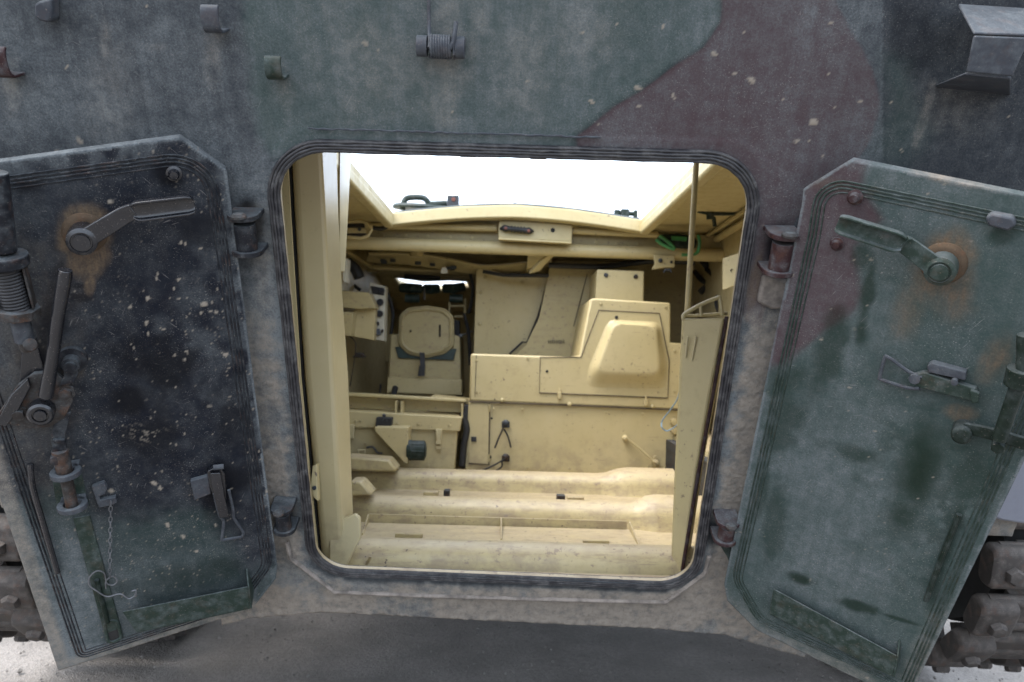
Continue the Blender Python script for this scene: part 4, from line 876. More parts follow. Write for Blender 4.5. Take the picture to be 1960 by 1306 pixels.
# reel bracket, upper left
b = MB(); pts = [at(x, y, 4.1) for x, y in ((640, 426), (690, 423), (703, 428), (711, 440), (704, 452), (690, 456), (640, 452))]
b.tube(pts, .009, 8); b.prism([at(640, 436, 4.11), at(700, 438, 4.11), at(700, 446, 4.11), at(640, 446, 4.11)], (0, .02, 0)); rb = b.build('stowage_loop', M_cr, rail, bevel=.002)
b = MB(); b.prism([at(640, 429, 4.13), at(696, 428, 4.13), at(698, 435, 4.13), at(640, 435, 4.13)], (0, .02, 0)); b.prism([at(640, 448, 4.13), at(700, 447, 4.13), at(697, 452, 4.13), at(640, 453, 4.13)], (0, .02, 0)); b.build('loop_strap', M_blkr, rb)
b = MB(); b.lathe(at(688, 439, 4.108), (0, -1, 0), [(.010, 0), (.008, .007), (0, .009)], 10); b.build('loop_screw', M_gst, rb)
b = MB(); b.tube(bez([at(714, 436, 4.2), at(728, 438, 4.2), at(740, 434, 4.2), at(744, 428, 4.2)], 5), .012, 8); b.build('black_hose', M_blkr, rail)
# cupola ring and beam below the roof
yc = 5.02; cc = at(880, 505, yc)
b = MB(); R = []; n = 48
b.rings([[V((cc.x + r_ * math.cos(an), yc + r_ * math.sin(an), z_ if z_ is not None else Z0 + .60 - .055 * math.sin(an) + dz)) for r_, z_, dz in ((.60, ZR - .001, 0), (.575, None, 0), (.52, None, -.006), (.50, ZR - .001, 0))] for an in [2 * math.pi * k / n for k in range(n)]], False, True); cup = b.build('cupola_ring', M_crb, roof)
b = MB(); b.cyl(at(798, 470, 4.6), at(798, 492, 4.6), .04, seg=16); b.build('ring_post', M_cr, cup)
for x, y in ((735, 502), (800, 504), (868, 512)):
    b = MB(); b.box(at(x, y, 4.62), (.035, .02, .02)); b.build('ring_clip', M_gst, cup, bevel=.003)
b = MB(); b.prism([at(846, 512, 4.6), at(854, 512, 4.6), at(857, 523, 4.6), at(843, 523, 4.6)], (0, .03, 0)); b.build('white_label', M_wht, cup, bevel=.002)
b = MB(); b.prism([at(700, 520, 5.3), at(925, 525, 5.3), at(925, 513, 5.3), at(700, 508, 5.3)], (0, .04, 0)); b.build('cross_beam', M_crb, roof, bevel=.005)
YB = 4.72; tp_ = bez([(706, 486, 0), (760, 486, 0), (811, 489, 0), (870, 499, 0), (918, 509, 0), (960, 508, 0), (1004, 504, 0), (1056, 498, 0)], 4)
bt_ = bez([(700, 502, 0), (760, 506, 0), (811, 511, 0), (870, 520, 0), (922, 527, 0), (960, 526, 0), (1004, 522, 0), (1062, 508, 0)], 4)
b = MB(); b.rings([[at(p.x, p.y, YB), at(q.x, q.y, YB + .10), at(q.x, q.y, YB + .13), at(p.x, p.y, YB + .03)] for p, q in zip(tp_, bt_)]); rpn = b.build('ring_skirt', M_cr, roof)
b = MB(); b.tube([at(p.x, p.y, YB - .005) for p in tp_], .009, 8); b.build('skirt_lip', M_cr, rpn)
b = MB(); b.prism([at(1010, 484, 4.5), at(1050, 486, 4.5), at(1040, 512, 4.55), at(1008, 514, 4.55)], (0, .2, 0)); b.build('ring_bracket', M_cr, roof, bevel=.004)
for x, y in ((733, 499), (752, 499), (828, 507), (858, 513), (866, 515)):
    b = MB(); b.box(at(x, y, YB + .02), (.03, .03, .018)); b.build('skirt_clip', M_gst, rpn, bevel=.003)
b = MB(); b.strap([at(1022, 520, 4.45), at(1040, 500, 4.4), at(1062, 480, 4.35)], .06, .02, (1, 0, .3)); b.build('beam_brace', M_cr, roof, bevel=.004)
b = MB(); b.tube([at(925, 520, 4.66), at(965, 527, 4.62), at(1050, 528, 4.55)], .011, 8); b.tube([at(1050, 508, 4.5), at(1130, 511, 4.5), at(1180, 508, 4.5), at(1260, 498, 4.4), at(1330, 503, 4.4)], .016, 8); b.build('black_hose', M_blkr, roof)
b = MB(); b.tube([at(660, 480, 4.6), at(712, 512, 4.9), at(925, 524, 5.2)], .014, 8); b.build('conduit', M_crb, roof)

# ---- right roof corner: folding clamp, green pouch, small panel, wall seam
b = MB(); cz = [at(1425, 418, 3.86), at(1345, 474, 4.9)]
b.tube([cz[0] + V((-.04, -.9, -.03)), cz[1] + V((-.04, 0, -.03))], .02, 10); b.build('wall_conduit', M_cr, roof)
b = MB(); b.tube([cz[0] + V((-.09, -.9, -.012)), cz[1] + V((-.09, 0, -.012))], .012, 8); b.build('wall_conduit', M_crb, roof)
b = MB(); YK = 3.75
b.strap([at(1335, 405, YK), at(1358, 410, YK), at(1385, 410, YK), at(1412, 409, YK)], .03, .012, (0, 1, .3)); b.strap([at(1360, 392, YK), at(1380, 374, YK), at(1400, 376, YK), at(1416, 380, YK), at(1424, 386, YK)], .022, .012, (0, 1, 0)); b.strap([at(1358, 394, YK), at(1360, 420, YK)], .035, .018, (1, 0, .1)); b.tube([at(1366, 416, YK), at(1368, 434, YK)], .010, 8); b.tube([at(1378, 396, YK), at(1392, 404, YK), at(1413, 410, YK)], .009, 8); b.build('folding_clamp', M_grn, VEH, bevel=.002)
b = MB(); pts = [at(x, y, 4.12) for x, y in ((1262, 448), (1300, 447), (1330, 452), (1336, 462), (1332, 476), (1300, 474), (1275, 470), (1258, 460))]; b.prism(pts, (0, .05, 0))
pouch = tag(b.build('strapped_pouch', M_dgrn, None, bevel=.012, seg=3), 'dark green pouch hung under the roof rail behind the thin pole', 'pouch')
b = MB(); b.tube(bez([at(1256, 458, 4.1), at(1268, 468, 4.1), at(1290, 477, 4.1), at(1282, 466, 4.1), at(1262, 452, 4.1)], 5), .010, 6); b.tube(bez([at(1336, 450, 4.1), at(1339, 466, 4.1), at(1332, 486, 4.1), at(1305, 488, 4.1)], 5), .009, 6); b.prism([at(1285, 452, 4.115), at(1315, 454, 4.115), at(1314, 462, 4.115), at(1286, 460, 4.115)], (0, .01, 0)); b.build('pouch_strap', M_gpl, pouch)
b = MB(); b.prism([at(1386, 494, 3.5), at(1426, 480, 3.4), at(1424, 540, 3.4), at(1386, 555, 3.5)], (0, .03, 0)); sp_ = b.build('switch_panel', M_cr, VEH, bevel=.003)
b = MB(); fx = lambda x, y: at(x, y, 3.462)
b.tube([fx(1399, 520), fx(1399, 516), fx(1403, 515), fx(1404, 520)], .0025, 6); b.tube([fx(1411, 516), fx(1407, 516), fx(1407, 521), fx(1411, 521), fx(1411, 515), fx(1411, 526)], .0025, 6); b.build('panel_lettering', M_blkr, sp_)
b = MB(); b.tube(bez([at(1345, 500, 4.6), at(1365, 530, 4.7), at(1340, 560, 4.7)], 5), .02, 8); b.tube(bez([at(1352, 515, 4.6), at(1378, 545, 4.5), at(1372, 580, 4.4), at(1382, 610, 4.4)], 5), .014, 8); b.tube(bez([at(1330, 520, 4.8), at(1350, 540, 4.7), at(1385, 530, 4.6)], 5), .016, 8); b.box(at(1362, 520, 4.75), (.09, .05, .10)); b.build('cable_loom', M_blkr, VEH)

# ---- left door post, leaning with the plate
def lv(y, xs, dep): return [at(x, y, d) for x, d in zip(xs, dep)]
def post(name, rows, mat, bev=.004):
    b = MB(); b.rings([lv(*r) for r in rows]); return b.build(name, mat, VEH, bevel=bev, seg=3)
rows = []
for y, d, a_, f_, r_, k_ in ((250, 1.80, 556, 614, 644, .28), (400, 1.90, 564, 622, 648, .24), (560, 1.99, 573, 630, 656, .18), (722, 2.08, 584, 638, 668, .14), (900, 2.18, 601, 647, 674, .14), (1090, 2.31, 619, 657, 681, .14)):
    rows.append((y, [a_, a_ + 5, f_, r_, r_ - 20, a_ + 4], [d + .015, d, d, d + k_, d + k_ + .03, d + .05]))
pst = post('door_post', rows, M_crs, .010)
rows = []
for y, d, a_, r_ in ((250, 1.78, 528, 549), (400, 1.87, 530, 557), (722, 2.05, 552, 577), (900, 2.15, 570, 594), (1075, 2.27, 592, 612)):
    rows.append((y, [a_, r_, r_, a_], [d, d, d + .02, d + .02]))
post('post_strip', rows, M_cr, .002)
b = MB(); b.tube([at(x, y, d) for x, y, d in ((552.5, 250, 1.83), (560.5, 400, 1.93), (580.5, 722, 2.11), (597.5, 900, 2.21), (615.5, 1085, 2.34))], .006, 6); b.build('post_gap', M_void, VEH)
for xa, ya, xb, yb_, xc, xd in ((651, 2.12, 675, 2.40, 650, 660),):
    rows = []
    for y, t in ((240, 0), (330, .33), (430, .66), (520, 1)):
        p, q = xa * (1 - t) + xc * t, xb * (1 - t) + xd * t; k = .14 * t; rows.append((y, [p, q, q - 3, p - 3], [ya + k, yb_ + k, yb_ + k + .01, ya + k + .02]))
    post('post_flange', rows, M_crs, .002)
b = MB(); b.prism([at(x, y, 2.27) for x, y in ((630, 1000), (664, 990), (680, 984), (689, 992), (690, 1030), (662, 1086), (630, 1084))], (0, .02, 0)); b.build('post_foot', M_crs, VEH, bevel=.004)
b = MB(); b.prism([at(x, y, 2.12) for x, y in ((598, 892), (606, 888), (608, 960), (600, 952), (594, 930))], (0, .03, 0)); b.build('post_gusset', M_cr, VEH, bevel=.002); b = MB(); b.lathe(at(602, 934, 2.118), (0, -1, 0), [(.006, 0), (.006, .004), (0, .005)], 6); b.build('gusset_bolt', M_gst, VEH)

# ---- folded bench on the right with its pole
bench = empty('folded_bench', at(1290, 1095, 2.35), 'cream folded bench panel standing inside the right edge of the doorway', 'bench')
b = MB(); R = []
def brow(y, xa, xb, d): return [at(xa, y, d), at(xb, y, d - .04), at(xb + 12, y, d + .05), at(xa + 4, y, d + .09)]
b.rings([brow(1100, 1283, 1304, 2.36), brow(900, 1291, 1333, 2.31), brow(760, 1298, 1358, 2.27), brow(610, 1305, 1386, 2.22)])
pn = b.build('bench_panel', M_cr, bench, bevel=.008, seg=3)
b = MB(); b.tube([at(1306, 1092, 2.32), at(1338, 900, 2.27), at(1364, 760, 2.23), at(1391, 606, 2.19)], .0055, 10); b.build('bench_edge', M_brn, bench)
for x0, y0, x1, y1 in ((1354, 632, 1342, 700), (1332, 645, 1324, 690), (1316, 645, 1312, 685)):
    b = MB(); b.tube([at(x0, y0, 2.209), at(x1, y1, 2.231)], [.003, .003], 8); b.build('pressed_rib', M_crs, pn)
b = MB(); b.tube(bez([at(1308, 612, 2.22), at(1310, 602, 2.22), at(1340, 584, 2.22), at(1372, 571, 2.22), at(1378, 573, 2.22), at(1382, 604, 2.22)], 5), .0055, 8); b.tube([at(1340, 584, 2.22), at(1342, 606, 2.22)], .0045, 8); b.tube([at(1308, 606, 2.24), at(1340, 604, 2.24), at(1392, 600, 2.24)], .005, 8); b.build('bench_frame', M_crb, bench)
b = MB(); b.tube([at(1334, 290, 2.30), at(1315, 606, 2.30)], .0085, 12); b.build('bench_pole', M_crb, bench)

# ---- floor: torsion bar covers, treads
def cover(name, Y, top, r, ends, mat=M_crd):
    b = MB(); R = []; n = 14
    for x, k in ends:
        rr = r * k; zc = Z0 + top - r
        R.append([V((x, Y - rr * 1.25, .598))] + [V((x, Y - rr * 1.12 * math.cos(math.pi * i / n), zc + (rr) * (math.sin(math.pi * i / n)) ** .95)) for i in range(n + 1)] + [V((x, Y + rr * 1.25, .598))])
    b.rings(R); return b.build(name, mat, VEH)
x2 = lambda px, Y: (px - 980) / FPX * Y
cover('torsion_bar_cover', 2.40, -.560, .062, [(-.795, 1), (x2(1270, 2.4), 1), (x2(1285, 2.4), 1.0), (.795, 1.0)])
cover('torsion_bar_cover', 3.12, -.560, .066, [(-.795, 1), (x2(1215, 3.1), 1), (x2(1228, 3.1), 1.08), (x2(1246, 3.1), 1.36), (x2(1262, 3.1), 1.45), (.795, 1.45)])
cover('torsion_bar_cover', 3.86, -.560, .064, [(-.795, 1), (x2(1150, 3.86), 1), (x2(1166, 3.86), 1.08), (x2(1188, 3.86), 1.38), (x2(1206, 3.86), 1.5), (.795, 1.5)])
b = MB(); b.prism([at(668, 950, 3.0), at(668, 922, 3.0), at(690, 922, 3.0), at(712, 948, 3.0)], (0, .12, 0)); b.build('cover_end_lug', M_crd, VEH, bevel=.008)
b = MB(); b.prism([at(660, 902, 3.7), at(660, 874, 3.7), at(744, 880, 3.7), at(758, 898, 3.7), at(758, 904, 3.7)], (0, .14, 0)); b.build('cover_end_lug', M_crd, VEH, bevel=.012)
# tread pan between first and second cover
zf = .60
def fl(px, py, z): 
    d = ray(px, py); t = (z - CAM.z) / d.z; return CAM + d * t
tz = .632
tp = [fl(690, 1000, tz), fl(1205, 1014, tz), fl(1222, 1046, tz), fl(682, 1030, tz)]
b = MB(); b.prism(tp, (0, 0, -.02)); tread = b.build('tread_pan', M_crd, VEH, bevel=.002)
bk0, bk1 = at(706, 984, tp[0].y + .012), at(1200, 998, tp[1].y + .012)
b = MB(); b.prism([V((bk0.x, bk0.y, tz - .01)), V((bk1.x, bk1.y, tz - .01)), bk1, bk0], (0, .006, 0)); b.build('pan_back', M_crd, tread, bevel=.001)
for xa, ya, xb, yb in ((704, 984, 692, 1024), (958, 991, 958, 1034), (1204, 998, 1222, 1046)):
    p0 = at(xa, ya, tp[0].y + .01); p1 = fl(xb, yb, tz); b = MB(); b.prism([V((p0.x, p0.y, tz - .01)), p0, V((p1.x, p1.y, tz + .006)), V((p1.x, p1.y, tz - .01))], (.005, 0, 0)); b.build('pan_rib', M_crd, tread, bevel=.001)
for xa, xb, yy in ((756, 808, 1029), (1116, 1166, 1042)):
    p0, p1 = fl(xa, yy, tz), fl(xb, yy + 1, tz); b = MB(); b.prism([p0, p1, p1 + V((0, .02, 0)), p0 + V((0, .02, 0))], (0, 0, .012)); b.build('pan_tab', M_crb, tread, bevel=.001)
b = MB(); p0 = fl(690, 1088, .61); b.prism([fl(693, 1092, .605), fl(697, 1092, .605), at(712, 1066, 2.30), at(706, 1066, 2.30)], (0, .006, 0)); b.build('stay_rod', M_crd, VEH, bevel=.001)
# low strip with bits lying on it between second and third cover
for xa, xb, yy, m_ in ((810, 838, 944, M_crd), (849, 860, 941, M_rst), (1066, 1082, 951, M_rst), (1086, 1118, 954, M_crd)):
    p0, p1 = fl(xa, yy, .66), fl(xb, yy + .5, .66); b = MB(); b.prism([V((p.x, p.y, .598)) for p in (p0, p1, p1 + V((0, .05, 0)), p0 + V((0, .05, 0)))], (0, 0, .066)); b.build('floor_clip', m_, VEH, bevel=.002)
b = MB(); b.box((0, 2.235, .612), (1.58, .17, .025)); b.build('threshold', M_sill, VEH, bevel=.004)

# ---- engine housing
EY = 4.06
eng = None
def ep(pts, Y): return [at(x, y, Y) for x, y in pts]
def slabp(name, pts, Y, th, mat, parent, bev=.004, label=None):
    b = MB(); b.prism(ep(pts, Y), (0, th, 0)); return b.build(name, mat, parent, bevel=bev, label=label, seg=2)
eng = slabp('engine_housing', [(897, 770), (1330, 784), (1330, 915), (890, 905)], EY + .012, .9, M_cr, VEH)
upp = slabp('upper_panel', [(901, 677), (1108, 684), (1130, 572), (1142, 571), (1284, 580), (1283, 656), (1330, 659), (1330, 786), (898, 768)], EY, .85, M_cr, eng, .010)
slabp('side_door', [(899, 773), (937, 774), (935, 889), (896, 886)], EY + .004, .02, M_cr, eng, .002)
# removable access panel with its pressed bulge
acc_o = [(1034, 684), (1112, 684), (1146, 594), (1262, 600), (1281, 692), (1278, 762), (1032, 752)]
ap = slabp('access_panel', acc_o, EY - .004, .02, M_cr, eng, .0015)
def bulge():
    b = MB(); o = [(1120, 738), (1128, 700), (1160, 622), (1170, 612), (1256, 616), (1266, 626), (1282, 700), (1276, 738), (1266, 745), (1140, 742)]
    cxp, cyp = 1203, 680; R = []
    base = fillet([tuple((p[0], -p[1])) for p in o], 10, 4); base = [(p[0], -p[1]) for p in base]
    top = [(1180, 622), (1243, 626), (1252, 634), (1256, 705), (1250, 714), (1150, 711), (1144, 704), (1172, 628)]
    top = [(p[0], -p[1]) for p in fillet([(p[0], -p[1]) for p in top], 6, 4)]
    N = 64
    def samp(poly):
        out = []
        for k in range(N):
            an = 2 * math.pi * k / N; d = (math.cos(an), math.sin(an)); best = 0
            for i in range(len(poly)):
                x0, y0 = poly[i][0] - cxp, poly[i][1] - cyp; x1, y1 = poly[(i + 1) % len(poly)][0] - cxp, poly[(i + 1) % len(poly)][1] - cyp
                den = d[0] * (y1 - y0) - d[1] * (x1 - x0)
                if abs(den) < 1e-9: continue
                t = (x0 * (y1 - y0) - y0 * (x1 - x0)) / den; u = (x0 * d[1] - y0 * d[0]) / den
                if t > 0 and -1e-6 <= u <= 1 + 1e-6: best = max(best, t)
            out.append((cxp + d[0] * best, cyp + d[1] * best))
        return out
    B0 = samp(base); T0 = samp(top)
    for k, h in ((0, .0), (.2, .004), (.45, .018), (.75, .042), (.92, .050), (1.05, .051), (1.5, .052)):
        if k <= 1: ring = [(a[0] * (1 - k) + c[0] * k, a[1] * (1 - k) + c[1] * k) for a, c in zip(B0, T0)]
        else: ring = [(cxp + (c[0] - cxp) * (2.0 - k), cyp + (c[1] - cyp) * (2.0 - k)) for c in T0]
        W = [at(x, y, EY - .004) for x, y in ring]; R.append([p + V((0, -h, 0)) for p in W])
    b.rings(R, True); return b.build('pressed_bulge', M_cr, ap, ang=50)
bulge()
def seam(pts, Y, par, r=.0032, closed=False, name='seam'):
    b = MB(); b.tube(ep(pts, Y), r, 5, closed); return b.build(name, M_seam, par)
seam(acc_o, EY - .0045, ap, .0028, True); seam([(898, 769), (1100, 776), (1330, 786.5)], EY - .0005, eng, .004); seam([(937.5, 773), (935.5, 890), (897, 887)], EY + .004, eng, .0035)
seam([(912, 680), (909, 760)], EY - .001, eng, .0016)
for x, y, m_, r in ((1180, 608, M_void, .009), (1047, 711, M_void, .007), (947, 765, M_void, .004), (941, 801, M_void, .006), (938, 875, M_void, .008)):
    b = MB(); b.lathe(at(x, y, EY - .0045), (0, -1, 0), [(r, 0), (r, .002), (0, .002)], 14); b.build('screw_hole', m_, eng)
for x, y in ((1071, 757), (1236, 770)):
    b = MB(); q = at(x, y, EY - .012); b.box(q, (.018, .018, .036)); b.box(q + V((0, 0, .026)), (.010, .014, .018)); b.build('panel_latch', M_cr, ap, bevel=.003)
for x, y in ((1090, 774), (1249, 778), (961, 766)):
    b = MB(); b.lathe(at(x, y, EY - .001), (0, -1, 0), [(.011, 0), (.011, .005), (.006, .010), (0, .011)], 12); b.build('panel_bolt', M_cr, eng)
b = MB(); q = at(907, 841, EY - .002); b.box(q, (.026, .008, .026)); b.build('key_lock', M_blkr, eng, bevel=.002)
b = MB(); b.tube([at(1198, 838, EY - .03), at(1228, 862, EY - .02), at(1254, 886, EY - .03)], [.006, .005, .006], 8); b.lathe(at(1196, 838, EY + .01), (0, -1, 0), [(.016, 0), (.016, .03), (.008, .042), (0, .044)], 14); lk = b.build('drain_lever', M_cr, eng)
b = MB()
for x, y in ((1254, 876), (1243, 893), (1265, 894)): b.lathe(at(x, y, EY + .01), (0, -1, 0), [(.011, 0), (.011, .012), (0, .013)], 6)
b.lathe(at(1254, 886, EY + .01), (0, -1, 0), [(.020, 0), (.018, .03), (.010, .036), (0, .038)], 14); b.build('lever_flange', M_crb, lk)
for x, y in ((1291, 808), (1291, 824)):
    b = MB(); b.lathe(at(x, y, EY - .01), (0, -1, 0), [(.020, -.02), (.018, .02), (0, .022)], 12); b.build('pipe_union', M_crb, eng)
for x, y in ((945, 783), (1000, 784), (1160, 790), (1230, 793), (945, 893), (1010, 896), (1090, 898), (1170, 901), (912, 690), (912, 750), (1010, 686), (1292, 672), (1292, 750), (1150, 582), (1274, 588)):
    b = MB(); b.lathe(at(x, y, EY - .001), (0, -1, 0), [(.0075, 0), (.0065, .004), (0, .005)], 8); b.build('panel_screw', M_crb, eng)
for x, y in ((927, 780), (926, 876)):
    b = MB(); b.cyl(at(x + 10, y - 6, EY - .002), at(x + 10, y + 8, EY - .002), .006, seg=8); b.build('door_hinge', M_crb, eng)
# upper cover plates behind
slabp('rear_bulkhead', [(912, 516), (930, 514), (985, 529), (1060, 531), (1060, 690), (906, 690)], 4.75, .03, M_cr, VEH, .003)
b = MB(); b.tube([at(1050, 534, 4.70), at(1030, 606, 4.70), at(1009, 656, 4.70), at(1000, 655, 4.70), at(975, 678, 4.70)], .0075, 6); b.build('panel_seam', M_blkr, VEH)
b = MB(); b.prism(ep([(1052, 512), (1140, 516), (1100, 690), (975, 690), (1008, 658), (1032, 608)], 4.66), (0, .03, 0)); ci = b.build('inclined_cover', M_crb, VEH, bevel=.003)
b = MB(); b.tube([at(1124, 525, 4.655), at(1098, 625, 4.655)], .0025, 6); b.build('cover_seam', M_void, ci)
for k in range(9):
    b = MB(); b.tube([at(1050 + k * 3.6, 651, 4.655), at(1050.5 + k * 3.6, 658, 4.655)], .0022, 5); b.build('vent_slit', M_void, ci)
bx = slabp('air_box', [(1143, 516), (1233, 519), (1232, 580), (1139, 576)], 4.30, .45, M_cr, VEH, .006)
for x, y in ((1160, 527), (1217, 530)):
    b = MB(); b.lathe(at(x, y, 4.298), (0, -1, 0), [(.013, 0), (.011, .006), (0, .008)], 10); b.build('box_screw', M_gst if x < 1200 else M_rst, bx)
slabp('side_bulkhead', [(1060, 500), (1420, 505), (1420, 700), (1060, 690)], 4.98, .03, M_crb, VEH, .002)

# ---- driver's place
DY = 4.85
seat = empty('driver_seat', at(815, 760, DY), 'cream driver seat with rounded metal backrest seen from behind, left of the engine housing', 'seat')
def rpoly(pts, r): return [(p[0], -p[1]) for p in fillet([(p[0], -p[1]) for p in pts], r, 5)]
bo = rpoly([(764, 602), (780, 589), (816, 585), (852, 590), (869, 606), (869, 664), (850, 678), (815, 686), (780, 678), (762, 660)], 22)
b = MB(); b.prism(ep(bo, DY - .05), (0, .04, 0)); bkr = b.build('backrest', M_crb, seat, bevel=.006)
bi = [(815 + (x - 815) * .88, 636 + (y - 636) * .86) for x, y in bo]
b = MB(); b.tube(ep(bi, DY - .055), .009, 8, True); b.build('pressed_rim', M_crb, bkr)
for x, y0, y1 in ((842, 622, 645), (786, 632, 636)):
    b = MB(); b.tube([at(x, y0, DY - .055), at(x, y1, DY - .055)], .006, 6); b.build('worn_mark', M_rst, bkr)
slabp('seat_box', [(746, 678), (748, 640), (762, 640), (766, 672), (782, 686), (845, 688), (866, 676), (868, 640), (880, 645), (883, 757), (742, 752)], DY - .02, .35, M_crb, seat, .006)
slabp('seat_shelf', [(742, 722), (884, 728), (884, 757), (740, 752)], DY - .10, .09, M_cr, seat, .004)
slabp('seat_cushion', [(756, 664), (874, 668), (868, 690), (762, 686)], DY - .035, .02, M_pad, seat, .003)
b = MB(); b.strap([at(808, 676, DY - .08), at(809, 698, DY - .12), at(808, 720, DY - .12)], .03, .012, (1, 0, 0)); b.strap([at(806, 700, DY - .12), at(803, 720, DY - .12)], .02, .012, (1, 0, 0)); b.build('seat_belt', M_blkr, seat)
for xa in (744, 880):
    b = MB(); b.strap([at(xa, 755, DY), at(xa + 4, 800, DY)], .04, .03, (1, 0, 0)); b.build('seat_leg', M_blkr, seat)
# padded head guards round the hatch
for k, pts in enumerate((((768, 551), (806, 553)), ((814, 553), (838, 553)), ((850, 552), (888, 549)))):
    b = MB(); b.tube([at(*pts[0], 5.1), at((pts[0][0] + pts[1][0]) / 2, pts[0][1] + 1, 5.07), at(*pts[1], 5.1)], [.03, .033, .03], 14); b.build('head_pad', M_pad, nose if False else VEH)
for x0, x1, y in ((776, 803, 571), (861, 886, 571)):
    b = MB(); b.tube([at(x0, y, 5.0), at(x1, y + 1, 5.0)], .028, 14); b.build('head_pad', M_pad, VEH)
b = MB(); b.tube([at(860, 578, 5.0), at(860, 600, 5.0)], .006, 6); b.tube([at(890, 572, 5.0), at(890, 600, 5.0), at(888, 606, 5.0), at(870, 606, 5.0)], .007, 6); b.tube([at(860, 586, 5.0), at(890, 586, 5.0)], .007, 6); b.build('pad_frame', M_crs, VEH)
b = MB(); b.tube([at(812, 552, 5.0), at(812, 572, 5.0)], .006, 6); b.tube([at(809, 570, 5.0), at(813, 574, 5.0), at(813, 556, 5.0)], .004, 6); b.build('hanging_strap', M_wire, VEH)
b = MB(); b.tube([at(882, 643, 4.9), at(905, 634, 4.9)], .005, 6); b.lathe(at(882, 643, 4.9), (0, -1, 0), [(.013, 0), (.01, .02), (0, .022)], 10); b.build('control_rod', M_wire, VEH)
b = MB(); b.prism(ep([(868, 612), (880, 614), (880, 650), (868, 648)], 5.0), (0, .05, 0)); b.build('control_box', M_blkr, VEH, bevel=.004)
# instrument panel and boxes on the left wall
ip = slabp('instrument_panel', [(708, 541), (738, 548), (735, 653), (716, 650), (720, 590), (706, 574)], 4.60, .10, M_pan, VEH, .003)
b = MB(); b.prism(ep([(709, 547), (736, 552), (735, 566), (712, 562)], 4.59), (0, .02, 0)); b.build('indicator_block', M_gau, ip, bevel=.006)
for x, y, r in ((728, 579, .020), (727, 601, .020), (731, 557, .018)):
    b = MB(); b.lathe(at(x, y, 4.598), (0, -1, 0), [(r, 0), (r, .012), (r * .85, .014), (r * .8, .010), (0, .010)], 20); b.build('gauge', M_gau, ip)
for x0, y0, x1, y1 in ((723, 618, 724, 622), (721, 632, 722, 642), (724, 630, 727, 641), (732, 632, 731, 636)):
    b = MB(); b.tube([at(x0, y0, 4.58), at(x1, y1, 4.57)], .008, 8); b.build('switch', M_gau, ip)
slabp('radio_box', [(640, 556), (706, 560), (720, 590), (690, 592), (640, 588)], 4.45, .12, M_crb, VEH, .004)
slabp('radio_box', [(678, 592), (718, 588), (716, 652), (674, 644)], 4.50, .08, M_cr, VEH, .004)
slabp('radio_box', [(640, 596), (676, 598), (672, 644), (640, 640)], 4.40, .14, M_crb, VEH, .004)
b = MB(); b.prism(ep([(664, 495), (662, 540), (656, 538), (655, 492)], 4.3), (0, .1, 0)); b.build('document_holder', M_pan, VEH, bevel=.003)
b = MB(); b.tube(bez([at(665, 502, 4.6), at(680, 515, 4.6), at(688, 532, 4.6)], 5), .032, 10); b.build('air_duct', M_blkr, VEH)
b = MB(); b.prism(ep([(700, 560), (752, 552), (752, 690), (700, 700)], 6.2), (0, .03, 0)); b.build('front_bulkhead', M_cr, VEH)
b = MB(); b.box(at(688, 680, 4.55), (.05, .03, .03)); b.tube(bez([at(662, 640, 4.55), at(680, 655, 4.52), at(678, 690, 4.52), at(670, 740, 4.5)], 6), .0035, 6); b.tube(bez([at(676, 684, 4.52), at(690, 678, 4.5), at(700, 684, 4.5)], 4), .006, 6); b.build('wall_socket', M_rst, VEH, bevel=.002)
b = MB(); b.tube([at(752, 760, 4.7), at(757, 742, 4.75)], .018, 10); b.build('gear_lever', M_blkr, VEH); b = MB(); b.tube([at(727, 752, 4.8), at(729, 735, 4.8)], .007, 6); b.build('gear_lever', M_blkr, VEH)

# ---- stowage bin in front of the driver
SY = 3.98
bin_ = empty('stowage_bin', at(775, 900, SY), 'cream steel stowage bin on the floor left of the engine housing', 'storage bin')
slabp('bin_body', [(640, 806), (876, 815), (869, 910), (640, 905)], SY + .02, .45, M_cr, bin_, .004)
slabp('bin_lid', [(640, 786), (884, 799), (880, 826), (640, 817)], SY, .5, M_cr, bin_, .004)
b = MB()
for x in (655, 768): pass
slabp('bin_tray', [(640, 755), (888, 768), (884, 790), (640, 781)], SY + .16, .02, M_crb, bin_, .002)
slabp('tray_edge', [(640, 751), (892, 765), (892, 770), (640, 757)], SY + .10, .08, M_cr, bin_, .003)
for x in (756, 767, 883):
    b = MB(); b.prism(ep([(x, 768 + (x - 756) * .05), (x + 3, 768 + (x - 756) * .05), (x + 3, 794 + (x - 756) * .05), (x, 794 + (x - 756) * .05)], SY + .05), (0, .1, 0)); b.build('tray_rib', M_cr, bin_)
gr_ = slabp('slatted_step', [(815, 766), (826, 758), (900, 766), (897, 774)], SY + .2, .2, M_cr, bin_, .002)
for k in range(6):
    x = 834 + k * 11; b = MB(); b.tube([at(x, 768 + k, SY + .195), at(x + 4, 761 + k, SY + .195)], .004, 6); b.build('step_slot', M_void, gr_)
b = MB(); b.prism(ep([(720, 799), (750, 800), (748, 818), (718, 818)], SY - .06), (0, .06, 0)); sw = b.build('switch_box', M_blkr, bin_, bevel=.004)
b = MB(); b.tube([at(731, 806, SY - .062), at(734, 803, SY - .062)], .003, 6); b.tube([at(740, 803, SY - .062), at(740, 807, SY - .062)], .003, 6); b.lathe(at(735, 796, SY - .03), (0, 0, 1), [(.006, -.01), (.010, .004), (0, .012)], 8); b.build('switch_toggle', M_gst, sw)
b = MB(); b.prism(ep([(717, 818), (781, 819), (780, 888), (774, 886), (718, 826)], SY - .14), (0, .14, 0)); tb = b.build('wedge_bracket', M_cr, bin_, bevel=.003)
